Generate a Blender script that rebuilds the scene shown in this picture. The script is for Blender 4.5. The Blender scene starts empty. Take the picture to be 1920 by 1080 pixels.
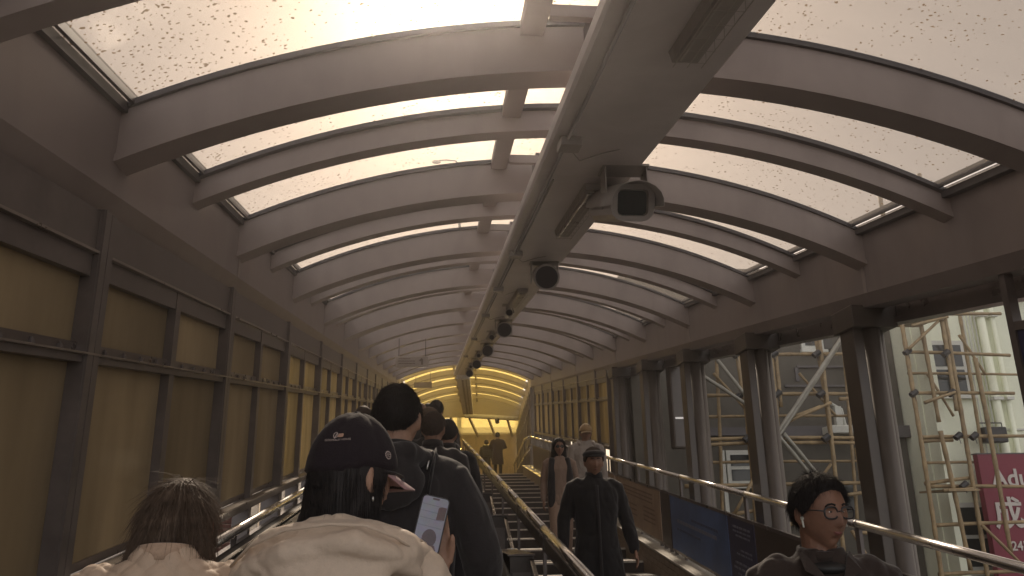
import bpy, bmesh, math, random
from mathutils import Vector, Matrix, noise
random.seed(7)
R = math.radians
scene = bpy.context.scene
col = scene.collection
# ------------------------------------------------------------------ camera
FPX = 1500.0
AX = Matrix(((0.9958832911, -0.0095009, -0.0901454579), (-0.0890685118, -0.2872222193, -0.9537138968), (-0.0168306476, 0.9578168561, -0.2868860392)))
cam_data = bpy.data.cameras.new('camera'); cam = bpy.data.objects.new('camera', cam_data); col.objects.link(cam)
cam.matrix_world = AX.to_4x4()
cam_data.sensor_width = 36.0; cam_data.lens = 36.0 * FPX / 1920.0
cam_data.clip_start = 0.05; cam_data.clip_end = 2000
scene.camera = cam
# ------------------------------------------------------------------ world, sun, exposure
SUN_EL, SUN_AZ = R(36.8), R(1.4)
SUN_DIR = Vector((math.sin(SUN_AZ) * math.cos(SUN_EL), math.cos(SUN_AZ) * math.cos(SUN_EL), math.sin(SUN_EL)))
w = bpy.data.worlds.new('World'); scene.world = w; w.use_nodes = True
nt = w.node_tree; nt.nodes.clear()
def wn(t, **k):
    n = nt.nodes.new(t)
    for a, b in k.items(): setattr(n, a, b)
    return n
out = wn('ShaderNodeOutputWorld'); add = wn('ShaderNodeAddShader')
sky = wn('ShaderNodeTexSky', sky_type='NISHITA', sun_disc=False, sun_elevation=SUN_EL, sun_rotation=SUN_AZ, air_density=1.0, dust_density=2.0, ozone_density=1.0)
tint = wn('ShaderNodeMixRGB', blend_type='MULTIPLY'); tint.inputs[0].default_value = 1; tint.inputs[2].default_value = (1.0, .86, .72, 1)
b1 = wn('ShaderNodeBackground'); b1.inputs[1].default_value = 0.05
nt.links.new(sky.outputs[0], tint.inputs[1]); nt.links.new(tint.outputs[0], b1.inputs[0])
tc = wn('ShaderNodeTexCoord'); dot = wn('ShaderNodeVectorMath', operation='DOT_PRODUCT'); dot.inputs[1].default_value = SUN_DIR
nt.links.new(tc.outputs['Generated'], dot.inputs[0])
mx = wn('ShaderNodeMath', operation='MAXIMUM'); mx.inputs[1].default_value = 0
nt.links.new(dot.outputs['Value'], mx.inputs[0])
pw = wn('ShaderNodeMath', operation='POWER'); pw.inputs[1].default_value = 90; nt.links.new(mx.outputs[0], pw.inputs[0])
pw2 = wn('ShaderNodeMath', operation='POWER'); pw2.inputs[1].default_value = 4; nt.links.new(mx.outputs[0], pw2.inputs[0])
ramp = wn('ShaderNodeMath', operation='MULTIPLY_ADD'); ramp.inputs[1].default_value = 0.12; ramp.inputs[2].default_value = 1.0
nt.links.new(pw2.outputs[0], ramp.inputs[0])
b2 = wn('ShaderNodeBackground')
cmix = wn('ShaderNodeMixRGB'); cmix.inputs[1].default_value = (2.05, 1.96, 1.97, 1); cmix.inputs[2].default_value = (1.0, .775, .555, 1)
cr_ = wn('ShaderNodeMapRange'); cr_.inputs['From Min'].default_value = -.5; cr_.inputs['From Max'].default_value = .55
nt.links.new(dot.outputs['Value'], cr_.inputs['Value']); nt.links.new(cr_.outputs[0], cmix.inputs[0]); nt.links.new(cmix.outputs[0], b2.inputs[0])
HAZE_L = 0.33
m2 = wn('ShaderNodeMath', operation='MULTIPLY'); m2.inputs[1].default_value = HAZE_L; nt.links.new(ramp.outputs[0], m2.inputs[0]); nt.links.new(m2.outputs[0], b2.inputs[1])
b3 = wn('ShaderNodeBackground'); b3.inputs[0].default_value = (1, .70, .30, 1)
m3 = wn('ShaderNodeMath', operation='MULTIPLY'); m3.inputs[1].default_value = 1.3; nt.links.new(pw.outputs[0], m3.inputs[0]); nt.links.new(m3.outputs[0], b3.inputs[1])
add2 = wn('ShaderNodeAddShader')
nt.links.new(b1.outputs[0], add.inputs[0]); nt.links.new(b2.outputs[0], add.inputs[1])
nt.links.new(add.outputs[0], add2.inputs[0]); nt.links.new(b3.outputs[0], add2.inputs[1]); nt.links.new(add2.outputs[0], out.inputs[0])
sd = bpy.data.lights.new('sun', 'SUN'); sd.energy = 5.0; sd.angle = R(1.5); sd.color = (1, .84, .66)
sun = bpy.data.objects.new('sun', sd); col.objects.link(sun); sun.rotation_euler = SUN_DIR.to_track_quat('Z', 'Y').to_euler()
vs = scene.view_settings; vs.view_transform = 'Standard'; vs.look = 'None'; vs.gamma = 1; vs.use_curve_mapping = False; vs.exposure = 0.52
scene.render.engine = 'CYCLES'
scene.cycles.max_bounces = 10; scene.cycles.transparent_max_bounces = 16; scene.cycles.diffuse_bounces = 6

# ------------------------------------------------------------------ materials
MATS = {}
def mat(name, color, rough=.6, metal=0.0, var=.12, scale=6.0, bump=0.0, spec=.5, stain=0.0):
    if name in MATS: return MATS[name]
    m = bpy.data.materials.new(name); m.use_nodes = True; t = m.node_tree; b = t.nodes['Principled BSDF']
    b.inputs['Roughness'].default_value = rough; b.inputs['Metallic'].default_value = metal
    b.inputs['Specular IOR Level'].default_value = spec
    co = t.nodes.new('ShaderNodeTexCoord'); n = t.nodes.new('ShaderNodeTexNoise'); n.inputs['Scale'].default_value = scale; n.inputs['Detail'].default_value = 7; n.inputs['Roughness'].default_value = .65
    t.links.new(co.outputs['Object'], n.inputs['Vector'])
    r = t.nodes.new('ShaderNodeMapRange'); r.inputs['From Min'].default_value = .3; r.inputs['From Max'].default_value = .7; r.inputs['To Min'].default_value = 1 - var; r.inputs['To Max'].default_value = 1 + var
    t.links.new(n.outputs['Fac'], r.inputs['Value'])
    mu = t.nodes.new('ShaderNodeMixRGB'); mu.blend_type = 'MULTIPLY'; mu.inputs[0].default_value = 1; mu.inputs[1].default_value = (*color, 1)
    t.links.new(r.outputs[0], mu.inputs[2]); last = mu
    if stain > 0:
        n2 = t.nodes.new('ShaderNodeTexNoise'); n2.inputs['Scale'].default_value = 1.3; n2.inputs['Detail'].default_value = 9; n2.inputs['Distortion'].default_value = 1.2
        mp = t.nodes.new('ShaderNodeMapping'); mp.inputs['Scale'].default_value = (2.5, 2.5, .7)
        t.links.new(co.outputs['Object'], mp.inputs[0]); t.links.new(mp.outputs[0], n2.inputs['Vector'])
        r2 = t.nodes.new('ShaderNodeMapRange'); r2.inputs['From Min'].default_value = .45; r2.inputs['From Max'].default_value = .72; r2.inputs['To Max'].default_value = stain
        t.links.new(n2.outputs['Fac'], r2.inputs['Value'])
        m2_ = t.nodes.new('ShaderNodeMixRGB'); m2_.inputs[2].default_value = (color[0] * .35, color[1] * .32, color[2] * .28, 1)
        t.links.new(r2.outputs[0], m2_.inputs[0]); t.links.new(mu.outputs[0], m2_.inputs[1]); last = m2_
    t.links.new(last.outputs[0], b.inputs['Base Color'])
    rr = t.nodes.new('ShaderNodeMapRange'); rr.inputs['To Min'].default_value = max(0, rough - .12); rr.inputs['To Max'].default_value = min(1, rough + .12)
    t.links.new(n.outputs['Fac'], rr.inputs['Value']); t.links.new(rr.outputs[0], b.inputs['Roughness'])
    if bump:
        bp = t.nodes.new('ShaderNodeBump'); bp.inputs['Strength'].default_value = bump; bp.inputs['Distance'].default_value = .01
        t.links.new(n.outputs['Fac'], bp.inputs['Height']); t.links.new(bp.outputs[0], b.inputs['Normal'])
    MATS[name] = m; return m

def glass_mat(name, tcol, dcol, mixf, specks=False, gloss=.06, streak=.15, scale=1.0):
    """Weathered sheet: clear tinted transmission mixed with diffusing translucency; optional dirt specks."""
    m = bpy.data.materials.new(name); m.use_nodes = True; t = m.node_tree; t.nodes.clear()
    N = t.nodes.new; L = t.links.new
    o = N('ShaderNodeOutputMaterial'); tr = N('ShaderNodeBsdfTransparent'); tr.inputs[0].default_value = (*tcol, 1)
    tl = N('ShaderNodeBsdfTranslucent'); df = N('ShaderNodeBsdfDiffuse')
    co = N('ShaderNodeTexCoord'); n = N('ShaderNodeTexNoise'); n.inputs['Scale'].default_value = 2.2 * scale; n.inputs['Detail'].default_value = 6
    mp = N('ShaderNodeMapping'); mp.inputs['Scale'].default_value = (1, 3.0, 1) if specks else (3, 3, .6)
    L(co.outputs['Object'], mp.inputs[0]); L(mp.outputs[0], n.inputs['Vector'])
    r = N('ShaderNodeMapRange'); r.inputs['From Min'].default_value = .3; r.inputs['From Max'].default_value = .7; r.inputs['To Min'].default_value = 1 - streak; r.inputs['To Max'].default_value = 1 + streak * .5
    L(n.outputs['Fac'], r.inputs['Value'])
    mu = N('ShaderNodeMixRGB'); mu.blend_type = 'MULTIPLY'; mu.inputs[0].default_value = 1; mu.inputs[1].default_value = (*dcol, 1)
    oi = N('ShaderNodeObjectInfo'); vr = N('ShaderNodeMapRange'); vr.inputs['To Min'].default_value = .93 if specks else .76; vr.inputs['To Max'].default_value = 1.05; L(oi.outputs['Random'], vr.inputs['Value'])
    rv = N('ShaderNodeMath'); rv.operation = 'MULTIPLY'; L(r.outputs[0], rv.inputs[0]); L(vr.outputs[0], rv.inputs[1]); L(rv.outputs[0], mu.inputs[2])
    L(mu.outputs[0], tl.inputs[0]); L(mu.outputs[0], df.inputs[0])
    md = N('ShaderNodeMixShader'); md.inputs[0].default_value = .25; L(tl.outputs[0], md.inputs[1]); L(df.outputs[0], md.inputs[2])
    mix = N('ShaderNodeMixShader'); mix.inputs[0].default_value = mixf; L(tr.outputs[0], mix.inputs[1]); L(md.outputs[0], mix.inputs[2])
    gl = N('ShaderNodeBsdfGlossy'); gl.inputs['Roughness'].default_value = .12; gl.inputs[0].default_value = (.8, .8, .8, 1)
    g = N('ShaderNodeMixShader'); g.inputs[0].default_value = gloss; L(mix.outputs[0], g.inputs[1]); L(gl.outputs[0], g.inputs[2])
    last = g
    if specks:
        dirt = N('ShaderNodeBsdfDiffuse'); dirt.inputs[0].default_value = (.10, .07, .045, 1)
        dtl = N('ShaderNodeBsdfTranslucent'); dtl.inputs[0].default_value = (.20, .14, .09, 1)
        dm = N('ShaderNodeMixShader'); dm.inputs[0].default_value = .6; L(dirt.outputs[0], dm.inputs[1]); L(dtl.outputs[0], dm.inputs[2])
        # clusters of droppings, leaf bits and grit: small noise islands gated by a broad density noise
        geo = N('ShaderNodeNewGeometry'); sep = N('ShaderNodeSeparateXYZ'); L(geo.outputs['Position'], sep.inputs[0])
        edge = N('ShaderNodeMapRange'); edge.inputs['From Min'].default_value = -.55; edge.inputs['From Max'].default_value = -1.25; edge.inputs['To Max'].default_value = .32; L(sep.outputs['X'], edge.inputs['Value'])
        wnz = N('ShaderNodeTexNoise'); wnz.inputs['Scale'].default_value = 60; wnz.inputs['Detail'].default_value = 2; L(geo.outputs['Position'], wnz.inputs['Vector'])
        wsc = N('ShaderNodeVectorMath'); wsc.operation = 'MULTIPLY_ADD'; wsc.inputs[1].default_value = (.022, .022, .022); L(wnz.outputs['Color'], wsc.inputs[0]); L(geo.outputs['Position'], wsc.inputs[2])
        def dots(sc, rad, gate):
            v = N('ShaderNodeTexVoronoi'); v.voronoi_dimensions = '2D'; v.inputs['Scale'].default_value = sc; L(wsc.outputs[0], v.inputs['Vector'])
            sp_ = N('ShaderNodeSeparateColor'); L(v.outputs['Color'], sp_.inputs[0])
            r1 = N('ShaderNodeMath'); r1.operation = 'MULTIPLY'; r1.inputs[1].default_value = rad; L(sp_.outputs[0], r1.inputs[0])
            a = N('ShaderNodeMath'); a.operation = 'LESS_THAN'; L(v.outputs['Distance'], a.inputs[0]); L(r1.outputs[0], a.inputs[1])
            d = N('ShaderNodeTexNoise'); d.inputs['Scale'].default_value = 2.3; d.inputs['Detail'].default_value = 4; L(geo.outputs['Position'], d.inputs['Vector'])
            g1 = N('ShaderNodeMapRange'); g1.inputs['From Min'].default_value = .42; g1.inputs['From Max'].default_value = .68; g1.inputs['To Min'].default_value = gate * .25; g1.inputs['To Max'].default_value = gate * 1.6; L(d.outputs['Fac'], g1.inputs['Value'])
            ge = N('ShaderNodeMath'); ge.operation = 'ADD'; L(g1.outputs[0], ge.inputs[0]); L(edge.outputs[0], ge.inputs[1])
            b = N('ShaderNodeMath'); b.operation = 'LESS_THAN'; L(sp_.outputs[1], b.inputs[0]); L(ge.outputs[0], b.inputs[1])
            m_ = N('ShaderNodeMath'); m_.operation = 'MULTIPLY'; L(a.outputs[0], m_.inputs[0]); L(b.outputs[0], m_.inputs[1]); return m_
        s1 = dots(40, .25, .34); s2 = dots(15, .115, .22)
        mm = N('ShaderNodeMath'); mm.operation = 'MAXIMUM'; L(s1.outputs[0], mm.inputs[0]); L(s2.outputs[0], mm.inputs[1])
        mk = N('ShaderNodeMath'); mk.operation = 'MULTIPLY'; mk.inputs[1].default_value = .90; L(mm.outputs[0], mk.inputs[0])
        f = N('ShaderNodeMixShader'); L(mk.outputs[0], f.inputs[0]); L(g.outputs[0], f.inputs[1]); L(dm.outputs[0], f.inputs[2]); last = f
    L(last.outputs[0], o.inputs[0]); MATS[name] = m; return m

M_rib = mat('painted_steel_warm_grey', (.385, .330, .312), .58, 0, .07, 3, .04, stain=.14)
M_beam = mat('painted_beam', (.29, .247, .235), .42, 0, .08, 1.6, .03, stain=.16)
M_frame = mat('bronze_frame', (.155, .132, .124), .38, .2, .2, 5, .03)
M_frame_hi = mat('bronze_trim', (.16, .135, .125), .3, .5, .15, 8)
M_gasket = mat('gasket', (.11, .10, .10), .5)
M_column = mat('dark_painted_column', (.10, .083, .070), .38, .1, .15, 4, .03, stain=.3)
M_duct = mat('painted_trunking', (.80, .75, .74), .4, 0, .06, 3, .02, stain=.1)
M_device = mat('device_plastic', (.42, .39, .37), .4, 0, .06, 8)
M_dark = mat('dark_plastic', (.035, .032, .034), .3)
M_steel = mat('brushed_steel', (.55, .52, .48), .3, 1.0, .05, 3)
M_rail = mat('polished_rail', (.82, .80, .78), .25, 1.0, .03, 2)
M_rubber = mat('rubber', (.02, .019, .019), .4)
M_step = mat('stair_granite', (.075, .06, .052), .55, 0, .25, 40, .1, stain=.3)
M_nosing = mat('step_nosing', (.75, .68, .60), .38, .6, .2, 30)
M_kerb = mat('kerb_stone', (.45, .42, .36), .6, 0, .15, 12, .1, stain=.35)
M_tile = mat('kerb_tile', (.30, .23, .165), .5, 0, .18, 30, .08, stain=.2)
M_clad = mat('dark_cladding', (.07, .058, .052), .3, .35, .2, 6)
M_bamboo = mat('bamboo', (.30, .215, .11), .55, 0, .35, 9, .1, stain=.3)
M_pole = mat('grey_pole', (.27, .255, .21), .45, .2, .2, 9)
M_bldA = mat('shaded_render', (.11, .10, .08), .85, 0, .12, 2, .1, stain=.35)  # grey-brown render, its colour darkened to carry the shade on this wall
M_bldB = mat('cream_render', (.84, .86, .68), .8, 0, .06, 1.5, .05, stain=.10)
M_white = mat('white_paint', (.62, .62, .55), .5, 0, .08, 5, stain=.15)
M_winglass = mat('dark_window_glass', (.03, .033, .03), .08, 0, .3, 3)
M_black = mat('black_metal', (.022, .022, .022), .45)
M_red = mat('crimson_sign', (.20, .018, .038), .5, 0, .08, 3)
M_letter = mat('sign_letter', (.55, .50, .45), .5, 0, .04)
M_blue = mat('blue_banner', (.08, .135, .29), .5, 0, .35, 2.2)
M_navy = mat('navy_banner', (.035, .036, .085), .45, 0, .3, 3)
M_beige = mat('beige_poster', (.34, .24, .17), .6, 0, .18, 4, stain=.3)
M_brownp = mat('brown_panel', (.075, .055, .047), .35, .2, .12, 3)
M_print = mat('faded_print', (.20, .21, .27), .6)
M_printw = mat('faded_print_brown', (.16, .10, .07), .6)
M_mosaic = mat('red_mosaic', (.34, .10, .10), .4, 0, .3, 30)
M_orange = mat('ochre_wall', (.60, .48, .34), .7, 0, .15, 2, .05, stain=.3)
M_road = mat('asphalt', (.05, .05, .048), .9, 0, .3, 8, .2)
M_ledge = mat('steel_ledge', (.30, .26, .23), .3, .6, .15, 6)
M_signbox = mat('sign_face', (.42, .37, .33), .5)
G_roof = glass_mat('weathered_roof_sheet', (.52, .51, .50), (.42, .385, .35), .26, True, .03, .10)
G_bronze = glass_mat('bronze_frosted_panel', (.0, .0, .0), (.43, .365, .27), 1.0, False, .035, .22, .5)
G_amber = glass_mat('amber_frosted_panel', (.47, .40, .25), (.72, .60, .38), .72, False, .04, .3, .8)
G_yellow = glass_mat('yellow_roof_panel', (.90, .70, .22), (.98, .79, .28), .50, False, .03, .2, .8)
G_dkglass = glass_mat('clear_glass', (.82, .80, .76), (.5, .45, .4), .12, False, .10, .1)

# ------------------------------------------------------------------ mesh helpers
T = 0.1387485                       # slope of the whole walkway
def sl(y): return T * y
def tag(o, label=None, cat=None, group=None, kind=None):
    if label: o['label'] = label
    if cat: o['category'] = cat
    if group: o['group'] = group
    if kind: o['kind'] = kind
    return o
def empty(name, loc, label=None, cat=None, group=None, rz=0):
    o = bpy.data.objects.new(name, None); col.objects.link(o); o.location = loc; o.rotation_euler.z = rz; o.empty_display_size = .1
    return tag(o, label, cat, group)
class MB:
    def __init__(s): s.v = []; s.f = []
    def add(s, vs_, fs):
        n = len(s.v); s.v += [tuple(v) for v in vs_]; s.f += [tuple(i + n for i in f) for f in fs]; return s
    def box(s, x0, x1, y0, y1, z0, z1, slope=False):
        vs_ = [(x, y, z + (T * y if slope else 0)) for z in (z0, z1) for y in (y0, y1) for x in (x0, x1)]
        return s.add(vs_, [(0, 2, 3, 1), (4, 5, 7, 6), (0, 1, 5, 4), (2, 6, 7, 3), (0, 4, 6, 2), (1, 3, 7, 5)])
    def bar(s, a, b, wx, wz=None, up=(0, 0, 1)):
        a = Vector(a); b = Vector(b); d = (b - a).normalized(); u = Vector(up)
        if abs(d.dot(u)) > .98: u = Vector((0, 1, 0))
        sx = d.cross(u).normalized(); sz = sx.cross(d).normalized(); wz = wz or wx
        vs_ = [p + sx * (i * wx / 2) + sz * (j * wz / 2) for p in (a, b) for i, j in ((-1, -1), (1, -1), (1, 1), (-1, 1))]
        return s.add(vs_, [(0, 1, 2, 3), (7, 6, 5, 4), (0, 4, 5, 1), (1, 5, 6, 2), (2, 6, 7, 3), (3, 7, 4, 0)])
    def tube(s, pts, r, seg=10, caps=True, side=None):
        pts = [Vector(p) for p in pts]; n = len(pts)
        rs = r if isinstance(r, (list,)) else [r] * n
        base = len(s.v); prev = None; vs_ = []
        for i, p in enumerate(pts):
            d = (pts[min(i + 1, n - 1)] - pts[max(i - 1, 0)]).normalized()
            if prev is None:
                u = Vector(side) if side else (Vector((0, 0, 1)) if abs(d.z) < .9 else Vector((1, 0, 0)))
            else: u = prev
            u = (u - d * u.dot(d)).normalized(); prev = u; v = d.cross(u)
            ra, rb = rs[i] if isinstance(rs[i], tuple) else (rs[i], rs[i])
            for k in range(seg):
                a = 2 * math.pi * k / seg; vs_.append(p + u * (ra * math.cos(a)) + v * (rb * math.sin(a)))
        fs = [(i * seg + k, i * seg + (k + 1) % seg, (i + 1) * seg + (k + 1) % seg, (i + 1) * seg + k) for i in range(n - 1) for k in range(seg)]
        if caps: fs += [tuple(range(seg - 1, -1, -1)), tuple((n - 1) * seg + k for k in range(seg))]
        return s.add(vs_, fs)
    def capsule(s, pts, r, seg=10, side=None):
        """closed limb with rounded ends"""
        pts = [Vector(p) for p in pts]; rs = r if isinstance(r, list) else [r] * len(pts)
        rs = [q if isinstance(q, tuple) else (q, q) for q in rs]
        d0 = (pts[0] - pts[1]).normalized(); d1 = (pts[-1] - pts[-2]).normalized(); P = []; Q = []
        for a in (80, 55, 28): P.append(pts[0] + d0 * (min(rs[0]) * math.sin(R(a)))); Q.append((rs[0][0] * math.cos(R(a)), rs[0][1] * math.cos(R(a))))
        P += pts; Q += rs
        for a in (28, 55, 80): P.append(pts[-1] + d1 * (min(rs[-1]) * math.sin(R(a)))); Q.append((rs[-1][0] * math.cos(R(a)), rs[-1][1] * math.cos(R(a))))
        return s.tube(P, Q, seg, True, side)
    def ell(s, c, r, M=None, nu=16, nv=10):
        vs_ = []; c = Vector(c)
        for j in range(nv + 1):
            th = math.pi * (.02 + .96 * j / nv)
            for i in range(nu):
                ph = 2 * math.pi * i / nu
                v = Vector((r[0] * math.sin(th) * math.cos(ph), r[1] * math.sin(th) * math.sin(ph), r[2] * math.cos(th)))
                if M: v = M @ v
                vs_.append(c + v)
        fs = [(j * nu + i, j * nu + (i + 1) % nu, (j + 1) * nu + (i + 1) % nu, (j + 1) * nu + i) for j in range(nv) for i in range(nu)]
        fs = [f[::-1] for f in fs]
        fs += [tuple(range(nu)), tuple(nv * nu + k for k in range(nu - 1, -1, -1))]
        return s.add(vs_, fs)
    def loft(s, secs, seg=20):
        """horizontal ellipses (z, rx, ry, cx, cy), closed"""
        vs_ = []
        for q in secs:
            z, rx, ry = q[:3]; cx, cy = (q[3], q[4]) if len(q) > 3 else (0, 0)
            for k in range(seg):
                a = 2 * math.pi * k / seg; ca, sa = math.cos(a), math.sin(a)
                e = .82
                vs_.append((cx + rx * math.copysign(abs(ca) ** e, ca), cy + ry * math.copysign(abs(sa) ** e, sa), z))
        n = len(secs)
        fs = [(i * seg + k, i * seg + (k + 1) % seg, (i + 1) * seg + (k + 1) % seg, (i + 1) * seg + k) for i in range(n - 1) for k in range(seg)]
        fs += [tuple(range(seg - 1, -1, -1)), tuple((n - 1) * seg + k for k in range(seg))]
        return s.add(vs_, fs)
    def mesh(s, name, m, smooth=False, fixn=True):
        me = bpy.data.meshes.new(name); me.from_pydata([tuple(v) for v in s.v], [], s.f); me.materials.append(m)
        if fixn:
            bm = bmesh.new(); bm.from_mesh(me); bmesh.ops.recalc_face_normals(bm, faces=bm.faces); bm.to_mesh(me); bm.free()
        if smooth:
            for p in me.polygons: p.use_smooth = True
        me.update(); return me
    def build(s, name, m, parent=None, smooth=False, bevel=0, loc=(0, 0, 0), fixn=True):
        o = bpy.data.objects.new(name, s.mesh(name, m, smooth, fixn)); col.objects.link(o); o.location = loc
        if parent: o.parent = parent
        if bevel:
            b = o.modifiers.new('bevel', 'BEVEL'); b.width = bevel; b.segments = 2; b.limit_method = 'ANGLE'
        return o
def inst(src, loc, parent=None, name=None):
    o = src.copy(); col.objects.link(o); o.location = loc
    o.parent = parent if parent else src.parent
    return o
def rebase(root):
    for ch in root.children: ch.location = Vector(ch.location) - root.location
def copy_tree(o, parent=None):
    c = o.copy(); col.objects.link(c)
    if parent: c.parent = parent
    for ch in list(o.children): copy_tree(ch, c)
    return c
def at(px, py, Y):
    """point of the world at distance Y along the corridor that the photograph's pixel (1920 x 1080) shows"""
    r = AX @ Vector((px - 960.0, 540.0 - py, -FPX)); return r * (Y / r.y)

# ------------------------------------------------------------------ cross-section of the walkway
XL, XR, XC, RAD, APEX = -1.38, 3.12, .87, 5.13, 1.85
def arch(x): return APEX - (RAD - math.sqrt(RAD * RAD - (x - XC) ** 2))
ST0, DST = 3.3, 1.04                 # first rib station and spacing
FLOOR_S, FLOOR_E = -2.03, -1.70      # stair plane, escalator plane (height below the eye line that follows the slope)
YE = 26.9                            # where the slope ends
NR0 = -3; NR1 = 22
stations = [(i, ST0 + DST * i) for i in range(NR0, NR1 + 1)]

canopy = empty('walkway_canopy', (0, 0, 0), 'long arched walkway canopy of grey steel ribs and weathered sheets over escalator and stairs', 'canopy')
def rib_mesh(deep, seg=34, x0=XL, x1=XR):
    m = MB(); w_ = .062 if deep else .045; dp = .275 if deep else .165; fl = .076 if deep else .052
    def loop(off0, off1, hw):
        vs_ = []
        for k in range(seg + 1):
            x = x0 + (x1 - x0) * k / seg; nx = -(x - XC) / RAD; z = arch(x)
            for off in (off0, off1):
                for yy in (-hw, hw): vs_.append((x, yy, z - off))
        fs = []
        for k in range(seg):
            a = k * 4; b = a + 4
            fs += [(a, b, b + 1, a + 1), (a + 2, a + 3, b + 3, b + 2), (a, a + 2, b + 2, b), (a + 1, b + 1, b + 3, a + 3)]
        fs += [(0, 1, 3, 2), (seg * 4, seg * 4 + 2, seg * 4 + 3, seg * 4 + 1)]
        m.add(vs_, fs)
    loop(.03, dp - .035, w_); loop(dp - .0352, dp, fl)
    return m
def gasket_mesh(seg=34):
    m = MB(); vs_ = []
    for k in range(seg + 1):
        x = XL + (XR - XL) * k / seg; z = arch(x)
        for off in (0.0, .0298):
            for yy in (-.08, .08): vs_.append((x, yy, z - off))
    fs = []
    for k in range(seg):
        a = k * 4; b = a + 4
        fs += [(a, b, b + 1, a + 1), (a + 2, a + 3, b + 3, b + 2), (a, a + 2, b + 2, b), (a + 1, b + 1, b + 3, a + 3)]
    fs += [(0, 1, 3, 2), (seg * 4, seg * 4 + 2, seg * 4 + 3, seg * 4 + 1)]
    return m.add(vs_, fs)
deep0 = rib_mesh(True).mesh('roof_rib', M_rib); shal0 = rib_mesh(False).mesh('roof_rib', M_rib); gas0 = gasket_mesh().mesh('glazing_bar', M_gasket)
for i, y in stations:
    o = bpy.data.objects.new('roof_rib', deep0 if i % 2 == 0 else shal0); col.objects.link(o); o.location = (0, y, sl(y)); o.parent = canopy
    if y > 0:
        g = bpy.data.objects.new('glazing_bar', gas0); col.objects.link(g); g.location = (0, 0, 0); g.parent = o
def pane_mesh(x0, x1, seg, y0=0.0, y1=DST):
    m = MB(); vs_ = []
    for k in range(seg + 1):
        x = x0 + (x1 - x0) * k / seg
        for yy in (y0, y1): vs_ += [(x, yy, arch(x) + .006 + T * yy), (x, yy, arch(x) + .018 + T * yy)]
    fs = []
    for k in range(seg):
        a = k * 4; b = a + 4
        fs += [(a, b, b + 2, a + 2)]
    return m.add([v for v in vs_], fs)
panes = [pane_mesh(-1.315, .37, 14), pane_mesh(.47, 1.36, 8), pane_mesh(1.42, 3.03, 14)]
pane_me = [p.mesh('roof_sheet', G_roof, True, False) for p in panes]
slit = MB().box(-1.375, -1.345, 0, DST, 0, .004, True).mesh('edge_sheet', G_roof)
for i, y in stations[:-1]:
    for me in pane_me:
        o = bpy.data.objects.new('roof_sheet', me); col.objects.link(o); o.location = (0, y, sl(y)); o.parent = canopy
for i, y in stations[:-1]:
    for dx in (0, 4.422):
        o = bpy.data.objects.new('edge_sheet', slit); col.objects.link(o); o.location = (dx, y, sl(y) + 1.346); o.parent = canopy
# longitudinal members of the roof
y0, y1 = -1.5, YE
def lbar(name, x0, x1, h0, h1, m, parent=canopy, ya=y0, yb=y1, bevel=0): return MB().box(x0, x1, ya, yb, h0, h1, True).build(name, m, parent, bevel=bevel)
lbar('ridge_purlin', .365, .475, 1.765, 1.828, M_rib)
lbar('purlin', 1.365, 1.415, 1.78, 1.815, M_rib)
for xa, xb in ((-1.339, -1.322), (3.036, 3.053)): lbar('sheet_edge_frame', xa, xb, arch(xa) - .01, arch(xa) + .035, M_gasket)
lbar('gutter_edge_frame', -1.40, -1.352, 1.30, 1.345, M_gasket)
lbar('gutter_edge_frame', 3.068, 3.14, 1.30, 1.345, M_gasket)
# eave beams (hollow boxes) either side
def eave(side):
    if side < 0: prof = [(XL, 1.318), (XL, .93), (XL - .05, .842), (XL - .30, .842), (XL - .30, 1.318)]
    else: prof = [(XR, 1.318), (XR, .86), (XR + .05, .77), (XR + .22, .77), (XR + .22, 1.318)]
    m = MB(); n = len(prof); vs_ = [(x, y, h + T * y) for y in (y0, y1) for x, h in prof]
    return m.add(vs_, [(k, (k + 1) % n, n + (k + 1) % n, n + k) for k in range(n)] + [tuple(range(n)), tuple(range(2 * n - 1, n - 1, -1))])
eave(-1).build('eave_beam', M_beam, canopy); eave(1).build('eave_beam', M_beam, canopy)
# joints of the eave beams: thin cover straps
for i, y in stations:
    if i % 4 == 2:
        MB().box(XL - .002, XL + .006, y - .02, y + .02, .93, 1.31, True).build('joint_strap', M_rib, canopy)
        MB().box(XR - .006, XR + .002, y - .02, y + .02, .86, 1.31, True).build('joint_strap', M_rib, canopy)
# cross ties with brackets beside the ridge at every second bay
for i, y in stations:
    if y > 1 and i % 2 == 0:
        MB().box(.475, .95, y - .30, y - .25, 1.74, 1.80, True).build('cross_tie', M_rib, canopy)
        MB().box(.66, .72, y - .255, y - .10, 1.70, 1.79, True).bar((.69, y - .2, sl(y) + 1.70), (.69, y - .2, sl(y) + 1.82), .03).build('tie_bracket', M_frame, canopy)

# columns on the right
def column_parts():
    e = []
    e.append(('web', MB().box(-.125, .0, -.10, .10, -8.5, 0), M_column, .006))
    e.append(('column_tube', MB().tube([(.02, -.075, -8.5), (.02, -.075, 0)], .074, 16), M_column, 0))
    e.append(('column_tube', MB().tube([(.10, .04, -8.5), (.10, .04, 0)], .085, 16), M_column, 0))
    e.append(('cap_plate', MB().box(-.15, .20, -.17, .15, -.17, -.002), M_column, .006))
    return e
cp = None
for i, y in stations:
    if i % 2 == 0 and 4.5 < y < 14.5 or i == 0 or i == -2:
        r_ = empty('column', (XR + .10, y + .32, sl(y + .32) + .77)); r_.parent = canopy
        if cp is None:
            for nm, mb, mt, bv in column_parts():
                mb.build(nm, mt, r_, smooth=(nm == 'column_tube'), bevel=bv)
            cp = r_
        else:
            for ch in cp.children: c = ch.copy(); col.objects.link(c); c.parent = r_
lbar('outer_gutter', 3.42, 3.56, .66, .86, M_frame_hi)
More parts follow.
